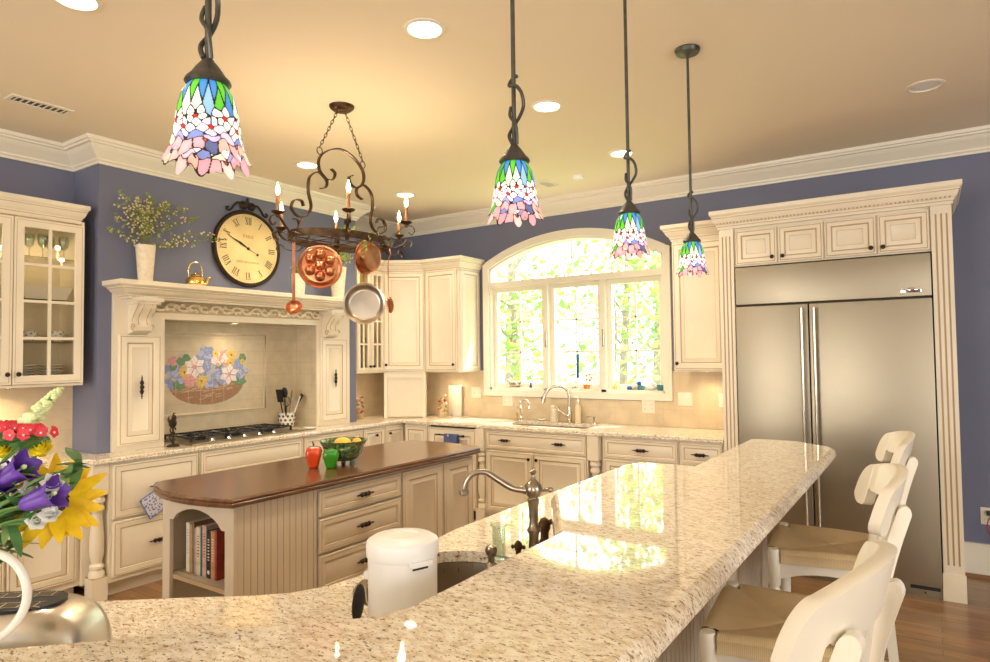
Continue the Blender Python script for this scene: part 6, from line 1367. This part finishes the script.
b = MB(F); b.tube(spline([(-.01, .108, 0), (-.01, .15, -.005), (-.01, .21, -.01), (-.01, .27, -.01)], 4), [.010-.0003*i for i in range(13)], 'brass', 8, flat=(1.3, .5)); b.blob((-.01, .125, -.002), (.014, .02, .008), 'brass', 10, 6); b.build('pan_handle', t)
b = MB(); hook(b, -2.79, 2.78, 2.236, 2.135, 'brass'); b.build('hanging_hook', t)
t = thing('copper_ladle', 'long-handled copper ladle hanging in front of the clock wall', 'ladle', (-2.72, 2.20, 1.82)); b = MB()
b.strip([(-2.72, 2.20, 2.155), (-2.72, 2.20, 2.0), (-2.72, 2.20, 1.87), (-2.712, 2.195, 1.845)], Vector((.008, .012, 0)), .004, 'copper'); b.build('handle', t)
b = MB(Matrix.Translation((-2.70, 2.185, 1.815)) @ facing((.6, -.7, .45))); b.lathe([(.001, -.026), (.022, -.02), (.036, -.006), (.041, .006), (.038, .006), (.033, -.004), (.02, -.016), (.001, -.022)], 'copper', 28); b.build('ladle_cup', t)
b = MB(); hook(b, -2.72, 2.20, 2.205, 2.15); b.tube([(-2.72, 2.205, 2.21), (-2.80, 2.30, 2.225), (-2.86, 2.368, 2.24)], .004, 'bronze', 6); b.build('hanging_hook', t)
t = thing('copper_skimmer', 'pierced copper skimmer hanging at the corner-cabinet end of the rack', 'skimmer', (-2.66, 2.86, 1.86)); b = MB()
b.tube(spline([(-2.665, 2.855, 2.20), (-2.66, 2.86, 2.17), (-2.67, 2.85, 2.12), (-2.67, 2.85, 2.0), (-2.67, 2.852, 1.91)], 4), .0038, 'copper', 7); b.build('handle', t)
SF = Matrix.Translation((-2.665, 2.858, 1.865)) @ facing((.95, -.1, .1)); b = MB(SF); b.blob((0, 0, 0), (.030, .050, .006), 'copper', 24, 8)
rnd = random.Random(4)
for i in range(-2, 3):
    for j in range(-4, 5):
        x, y = i*.0105, j*.0105
        if (x/.028)**2+(y/.046)**2 < .8: b.blob((x, y, .0055), (.0025, .0025, .0016), 'iron', 6, 4)
b.build('pierced_bowl', t); b = MB(); hook(b, -2.665, 2.855, 2.245, 2.195); b.build('hanging_hook', t)
t = thing('hanging_ivy', 'small sprigs of ivy twined on the pot rack ring', 'ivy', (-2.75, 2.6, 2.25)); f = MB(); s_ = MB(); rnd = random.Random(12); mat('ivy_green', (.25, .34, .09), .5)
pts = spline([(-2.70, 2.50, 2.275), (-2.74, 2.62, 2.29), (-2.80, 2.72, 2.27), (-2.74, 2.80, 2.28), (-2.68, 2.68, 2.23), (-2.70, 2.66, 2.14)], 6); s_.tube(pts, .002, 'ivy_green', 5)
for p in pts:
    for k in range(3):
        d = Vector((rnd.gauss(0, 1), rnd.gauss(0, 1), rnd.gauss(0, .7))).normalized(); c2 = d.orthogonal()*.5; q = p+d*.008; f.add([q, q+d*.010+c2*.014, q+d*.024, q+d*.010-c2*.014], [(0, 1, 2, 3)], 'ivy_green')
s_.build('stem', t); f.build('leaves', t, smooth=False)['kind'] = 'stuff'

# ================================================================== TOASTER, PITCHER, FLOWERS
ang = math.atan2(.64, .77); TM = Matrix.Translation((-1.485, .515, .9155)) @ Matrix.Rotation(ang, 4, 'Z')
t = thing('toaster', 'rounded stainless steel toaster behind the white jug handle', 'toaster', (-1.47, .528, .9155))
b = MB(TM); hw = .082; R = []
N = 26
for i in range(N+1):
    s = -1+2*i/N; x = .185*s; k = max((1-abs(s)**5)**.45, .0) if abs(s) < 1 else 0
    h_ = .178*(.22+.78*k); wv = hw*(.55+.45*k)
    sec = [(-wv, .0), (-wv*1.04, h_*.35), (-wv*.98, h_*.75), (-wv*.80, h_*.94), (-wv*.55, h_), (wv*.55, h_), (wv*.80, h_*.94), (wv*.98, h_*.75), (wv*1.04, h_*.35), (wv, .0)]
    R.append([(x, y, z+.008) for y, z in sec])
b.rings(R, 'stainless_toaster', 'stainless_toaster', 'stainless_toaster'); b.build('body', t, angle=50)
b = MB(TM); b.prism([(-.01+.125*math.copysign(abs(math.cos(a))**.6, math.cos(a)), .055*math.copysign(abs(math.sin(a))**.8, math.sin(a))) for a in [2*PI*k/32 for k in range(32)]], .170, .1875, 'black'); b.build('slot_panel', t)
for y in (-.028, .028):
    b = MB(TM); b.box((-.105, y-.012, .1878), (.09, y+.012, .1882), 'cabinet_dark'); b.box((-.108, y-.0135, .187), (.093, y-.012, .1895), 'chrome'); b.box((-.108, y+.012, .187), (.093, y+.0135, .1895), 'chrome')
    for k in range(7): b.tube([(-.10+k*.03, y-.012, .1885), (-.10+k*.03, y+.012, .1885)], .0009, 'chrome', 5)
    b.build('bread_slot', t)
b = MB(TM); [b.box((x-.012, y-.012, 0), (x+.012, y+.012, .01), 'black') for x in (-.12, .12) for y in (-.05, .05)]; b.build('feet', t)
jc = (-1.225, .335); t = thing('flower_jug', 'white ceramic jug with curved handle holding the bouquet', 'jug', (jc[0], jc[1], BZ)); K = Matrix.Translation((jc[0], jc[1], BZ+.001))
b = MB(K); b.lathe([(.048, 0), (.052, .006), (.075, .045), (.080, .08), (.068, .125), (.050, .16), (.052, .19), (.062, .205), (.058, .205), (.048, .19), (.045, .16), (.06, .12), (.07, .08), (.06, .03), (.001, .02)], 'ceramic_white', 36); b.build('body', t)
b = MB(); b.tube(spline([(-1.182, .365, 1.276), (-1.157, .381, 1.281), (-1.133, .398, 1.275), (-1.115, .411, 1.255), (-1.107, .417, 1.223), (-1.114, .414, 1.193), (-1.132, .403, 1.167), (-1.155, .388, 1.150)], 6), .0062, 'ceramic_white', 12); b.build('handle', t)
for nm, c_, rg in (('petal_yellow', (.95, .56, .005), .5), ('petal_mum', (.92, .70, .02), .5), ('petal_purple', (.115, .035, .33), .5), ('petal_red', (.72, .03, .05), .5), ('petal_white', (.85, .84, .76), .5), ('petal_lilac', (.62, .58, .78), .5), ('petal_lime', (.74, .86, .42), .5), ('petal_orange', (.85, .30, .01), .5), ('stem_green', (.10, .22, .05), .5), ('leaf_green', (.07, .19, .05), .45), ('leaf_pale', (.22, .36, .12), .5)):
    mat(nm, c_, rg, var=.22, scale=35)
NECK = Vector((jc[0], jc[1], BZ+.19))
def petal(b, c, d, up, L_, w, mn, cup=.25, n=6):
    """leaf-shaped curved petal with slight thickness, from c along d, surface normal up"""
    c = Vector(c); d = Vector(d).normalized(); up = (Vector(up)-d*Vector(up).dot(d)).normalized(); q = d.cross(up); R = []
    for i in range(n+1):
        s = i/n; ww = w*math.sin(PI*min(.97, .12+.86*s))**.8*.5; p = c+d*L_*s+up*(cup*L_*(s*s)); R.append([p-q*ww+up*ww*.25, p-up*.0006, p+q*ww+up*ww*.25, p+up*.0008])
    b.rings(R, mn, mn, mn)
def stem(b, p, mn='stem_green', r=.0022):
    p = Vector(p); m_ = NECK.lerp(p, .5)+Vector((0, 0, .01)); b.tube(spline([NECK+Vector((random.uniform(-.02, .02), random.uniform(-.02, .02), -.06)), m_, p], 5), r, mn, 6)
def flower(name, lab, cat, loc): return thing(name, lab, cat, loc, 'bouquet in the white jug')
CAMV = Vector((0, 0, 1.56))
# snapdragon
sn = [(-1.294, .465, 1.392), (-1.282, .472, 1.426), (-1.266, .481, 1.460), (-1.246, .493, 1.486), (-1.226, .506, 1.511)]
t = flower('snapdragon', 'pale green-white snapdragon spire rising highest from the bouquet', 'flower', sn[0]); b = MB(); pth = spline(sn, 6); b.tube([NECK, (-1.27, .42, 1.33)]+[tuple(p) for p in pth], .003, 'stem_green', 6); b.build('stem', t); rnd = random.Random(2)
fl = MB(); bd = MB()
for i, p in enumerate(pth):
    s = i/(len(pth)-1)
    for k in range(4):
        a = rnd.uniform(0, 6.28); d = Vector((math.cos(a), math.sin(a), .3)); r_ = .017*(1-s*.72)
        (bd if s > .55 else fl).blob(p+d*r_, (r_*.75, r_*.75, r_*.6), 'petal_lime' if s > .4 else rnd.choice(['petal_white', 'petal_lime']), 8, 5)
fl.build('blossoms', t); bd.build('buds', t)
# sweet william heads
for j, (c_, n) in enumerate((((-1.247, .471, 1.437), 24), ((-1.283, .446, 1.443), 24))):
    t = flower('sweet_william', ('red sweet william head below the snapdragon', 'red sweet william head at the edge of the photo above the yellow flower', 'red sweet william head hidden outside the frame')[j], 'flower', c_); b = MB(); stem(b, c_); b.build('stem', t); b = MB(); rnd = random.Random(j+5)
    ctr = Vector(c_)
    for k in range(n):
        a = rnd.uniform(0, 6.28); e_ = rnd.uniform(.1, 1.3); d = Vector((math.cos(a)*math.cos(e_), math.sin(a)*math.cos(e_), math.sin(e_)*.6)); p = ctr+Vector((d.x*.034, d.y*.034, d.z*.02)); n_ = (d+(CAMV-p).normalized()*.7).normalized(); u_ = n_.orthogonal().normalized(); v_ = n_.cross(u_)
        for i in range(5):
            an = 2*PI*i/5; petal(b, p, u_*math.cos(an)+v_*math.sin(an), n_, .0095, .0095, 'petal_red', .1, 3)
        b.blob(p+n_*.001, .002, 'petal_white', 6, 4)
    b.build('petals', t); g = MB(); g.blob(ctr-Vector((0, 0, .012)), (.030, .030, .014), 'leaf_green', 12, 6); g.build('calyx', t)
# yellow mums
for j, c_ in enumerate(((-1.273, .442, 1.409), (-1.220, .478, 1.410))):
    t = flower('yellow_chrysanthemum', ('round yellow chrysanthemum at the very edge of the photo', 'round yellow chrysanthemum under the red cluster, beside the purple bell', 'round yellow chrysanthemum outside the frame')[j], 'flower', c_); b = MB(); stem(b, c_); b.build('stem', t); b = MB(); ctr = Vector(c_); n_ = (Vector((.3, -.4, .8))).normalized(); u_ = n_.orthogonal().normalized(); v_ = n_.cross(u_)
    for ring_ in range(4):
        for k in range(15-3*ring_):
            a = 2*PI*k/(15-3*ring_)+ring_; e_ = .1+.38*ring_; d = (u_*math.cos(a)+v_*math.sin(a))*math.cos(e_)+n_*math.sin(e_); petal(b, ctr, d, n_, .021-.002*ring_, .008, 'petal_mum', .25, 3)
    b.blob(ctr, (.009, .009, .009), 'petal_mum', 8, 5); b.build('petals', t)
# canterbury bells
for j, (p0, p1, lab) in enumerate((((-1.205, .404, 1.368), (-1.158, .434, 1.400), 'purple bellflower opening toward the snapdragon, above the white buds'), ((-1.145, .422, 1.342), (-1.100, .452, 1.362), 'purple bellflower facing the sunflower petals, below the white buds'), ((-1.240, .385, 1.362), (-1.188, .417, 1.380), 'purple bellflower half outside the frame under the first one'))):
    t = flower('purple_bellflower', lab, 'flower', p0); b = MB(); stem(b, p0); b.build('stem', t); p0, p1 = Vector(p0), Vector(p1); ax = p1-p0; L_ = ax.length; F = Matrix.Translation(p0) @ look(ax.normalized()); b = MB(F); R = []; NS = 40
    for s, r_ in ((0, .005), (.06, .009), (.2, .013), (.45, .015), (.7, .016), (.85, .0185), (1.0, .0245)):
        R.append([((r_*(1+(.05+.06*s)*math.cos(5*a)+.05*s*math.cos(15*a+1)))*math.cos(a), (r_*(1+(.05+.06*s)*math.cos(5*a)+.05*s*math.cos(15*a+1)))*math.sin(a), L_*(s+(.06*math.cos(5*a) if s == 1 else 0))) for a in [2*PI*k/NS for k in range(NS)]])
    inner = [[(x*.93, y*.93, z-.001) for x, y, z in r_] for r_ in reversed(R)]
    b.rings(R+inner, 'petal_purple', 'petal_purple'); b.build('bell', t, angle=70)
    b = MB(F); b.tube([(0, 0, .01), (0, 0, L_*.9)], .0018, 'petal_white', 6); b.blob((0, 0, L_*.9), (.004, .004, .005), 'petal_lime', 8, 5); b.build('pistil', t)
    b = MB(F); [petal(b, (0, 0, -.002), (math.cos(a), math.sin(a), 1.0), (math.cos(a), math.sin(a), -1), .018, .008, 'leaf_green', -.1, 3) for a in [2*PI*k/5 for k in range(5)]]; b.build('sepals', t)
# sunflower
for j, (c_, nn_, lab) in enumerate((((-1.198, .488, 1.328), (.25, .25, .35), 'large yellow sunflower whose petals spread toward the turned post'),)):
    t = flower('sunflower', lab, 'flower', c_); b = MB(); stem(b, c_, r=.004); b.build('stem', t); ctr = Vector(c_); n_ = Vector((.75, -.45, .35)).normalized() if j == 0 else Vector(nn_).normalized(); u_ = n_.orthogonal().normalized(); v_ = n_.cross(u_); b = MB(); rnd = random.Random(31)
    for ring_, L_, m_ in ((0, .082, 17), (1, .070, 14)):
        for k in range(m_):
            a = 2*PI*k/m_+.2*ring_; petal(b, ctr+n_*.002*ring_, u_*math.cos(a)+v_*math.sin(a)+n_*(rnd.uniform(-.12, .12)), n_, L_*rnd.uniform(.85, 1.05), .024, 'petal_yellow' if rnd.random() < 2 else 'petal_orange', .08, 6)
    b.build('petals', t); b = MB(); b.blob(ctr, (.024, .024, .010), 'black' if 0 else 'iron', 18, 8, rot=look(n_).to_3x3()); b.build('seed_head', t)
# white stocks
for j, c_ in enumerate(((-1.129, .456, 1.369), (-1.133, .455, 1.345), (-1.133, .456, 1.320), (-1.150, .444, 1.311), (-1.195, .410, 1.386), (-1.160, .440, 1.357), (-1.215, .400, 1.337))):
    lb = ['white blossom between the two purple bells and the sunflower', 'white blossom against the upper sunflower petals', 'white blossom under the lower purple bell tip', 'lowest white blossom, above the orange petals', 'white blossom on the photo edge beside the upper purple bell', 'white and lilac blossom in the centre of the bouquet', 'white blossom low in the bouquet at the photo edge'][j]
    t = flower('white_blossom', lb, 'flower', c_); b = MB(); stem(b, c_); b.build('stem', t); ctr = Vector(c_); n_ = ((CAMV-ctr).normalized()+Vector((.2*math.cos(j*2), .2*math.sin(j*3), .5))).normalized(); u_ = n_.orthogonal().normalized(); v_ = n_.cross(u_); b = MB()
    for ring_ in range(3):
        for k in range(6-ring_):
            a = 2*PI*k/(6-ring_)+ring_; e_ = .25+.4*ring_; petal(b, ctr, (u_*math.cos(a)+v_*math.sin(a))*math.cos(e_)+n_*math.sin(e_), n_, .0185-.003*ring_, .014, 'petal_lilac' if j == 5 and ring_ == 0 else 'petal_white', .35, 4)
    b.build('petals', t)
# loose foliage, one leafy stem each
LV = [(-1.127, .481, 1.392), (-1.141, .472, 1.380), (-1.173, .450, 1.376), (-1.192, .437, 1.389), (-1.207, .430, 1.334), (-1.205, .432, 1.311), (-1.221, .422, 1.295), (-1.202, .435, 1.272), (-1.212, .430, 1.262), (-1.188, .443, 1.323), (-1.24, .38, 1.33), (-1.27, .40, 1.35), (-1.23, .45, 1.42), (-1.16, .43, 1.335), (-1.20, .37, 1.31), (-1.29, .35, 1.33)]
t = flower('bouquet_foliage', 'mass of green leaves and stems between the flowers of the bouquet', 'foliage', tuple(NECK)); b = MB(); s_ = MB(); rnd = random.Random(77)
for p in LV:
    stem(s_, p, r=.0018); p = Vector(p)
    for k in range(5):
        d = Vector((rnd.gauss(0, 1), rnd.gauss(0, 1), rnd.gauss(.1, .5))).normalized(); petal(b, p-d*.01+Vector((rnd.gauss(0, .008), rnd.gauss(0, .008), rnd.gauss(0, .008))), d, (0, 0, 1) if abs(d.z) < .8 else (1, 0, 0), rnd.uniform(.035, .06), rnd.uniform(.012, .02), 'leaf_green' if rnd.random() < .7 else 'leaf_pale', rnd.uniform(-.3, .1), 5)
b.build('leaves', t); s_.build('stems', t); t['kind'] = 'stuff'
clean()
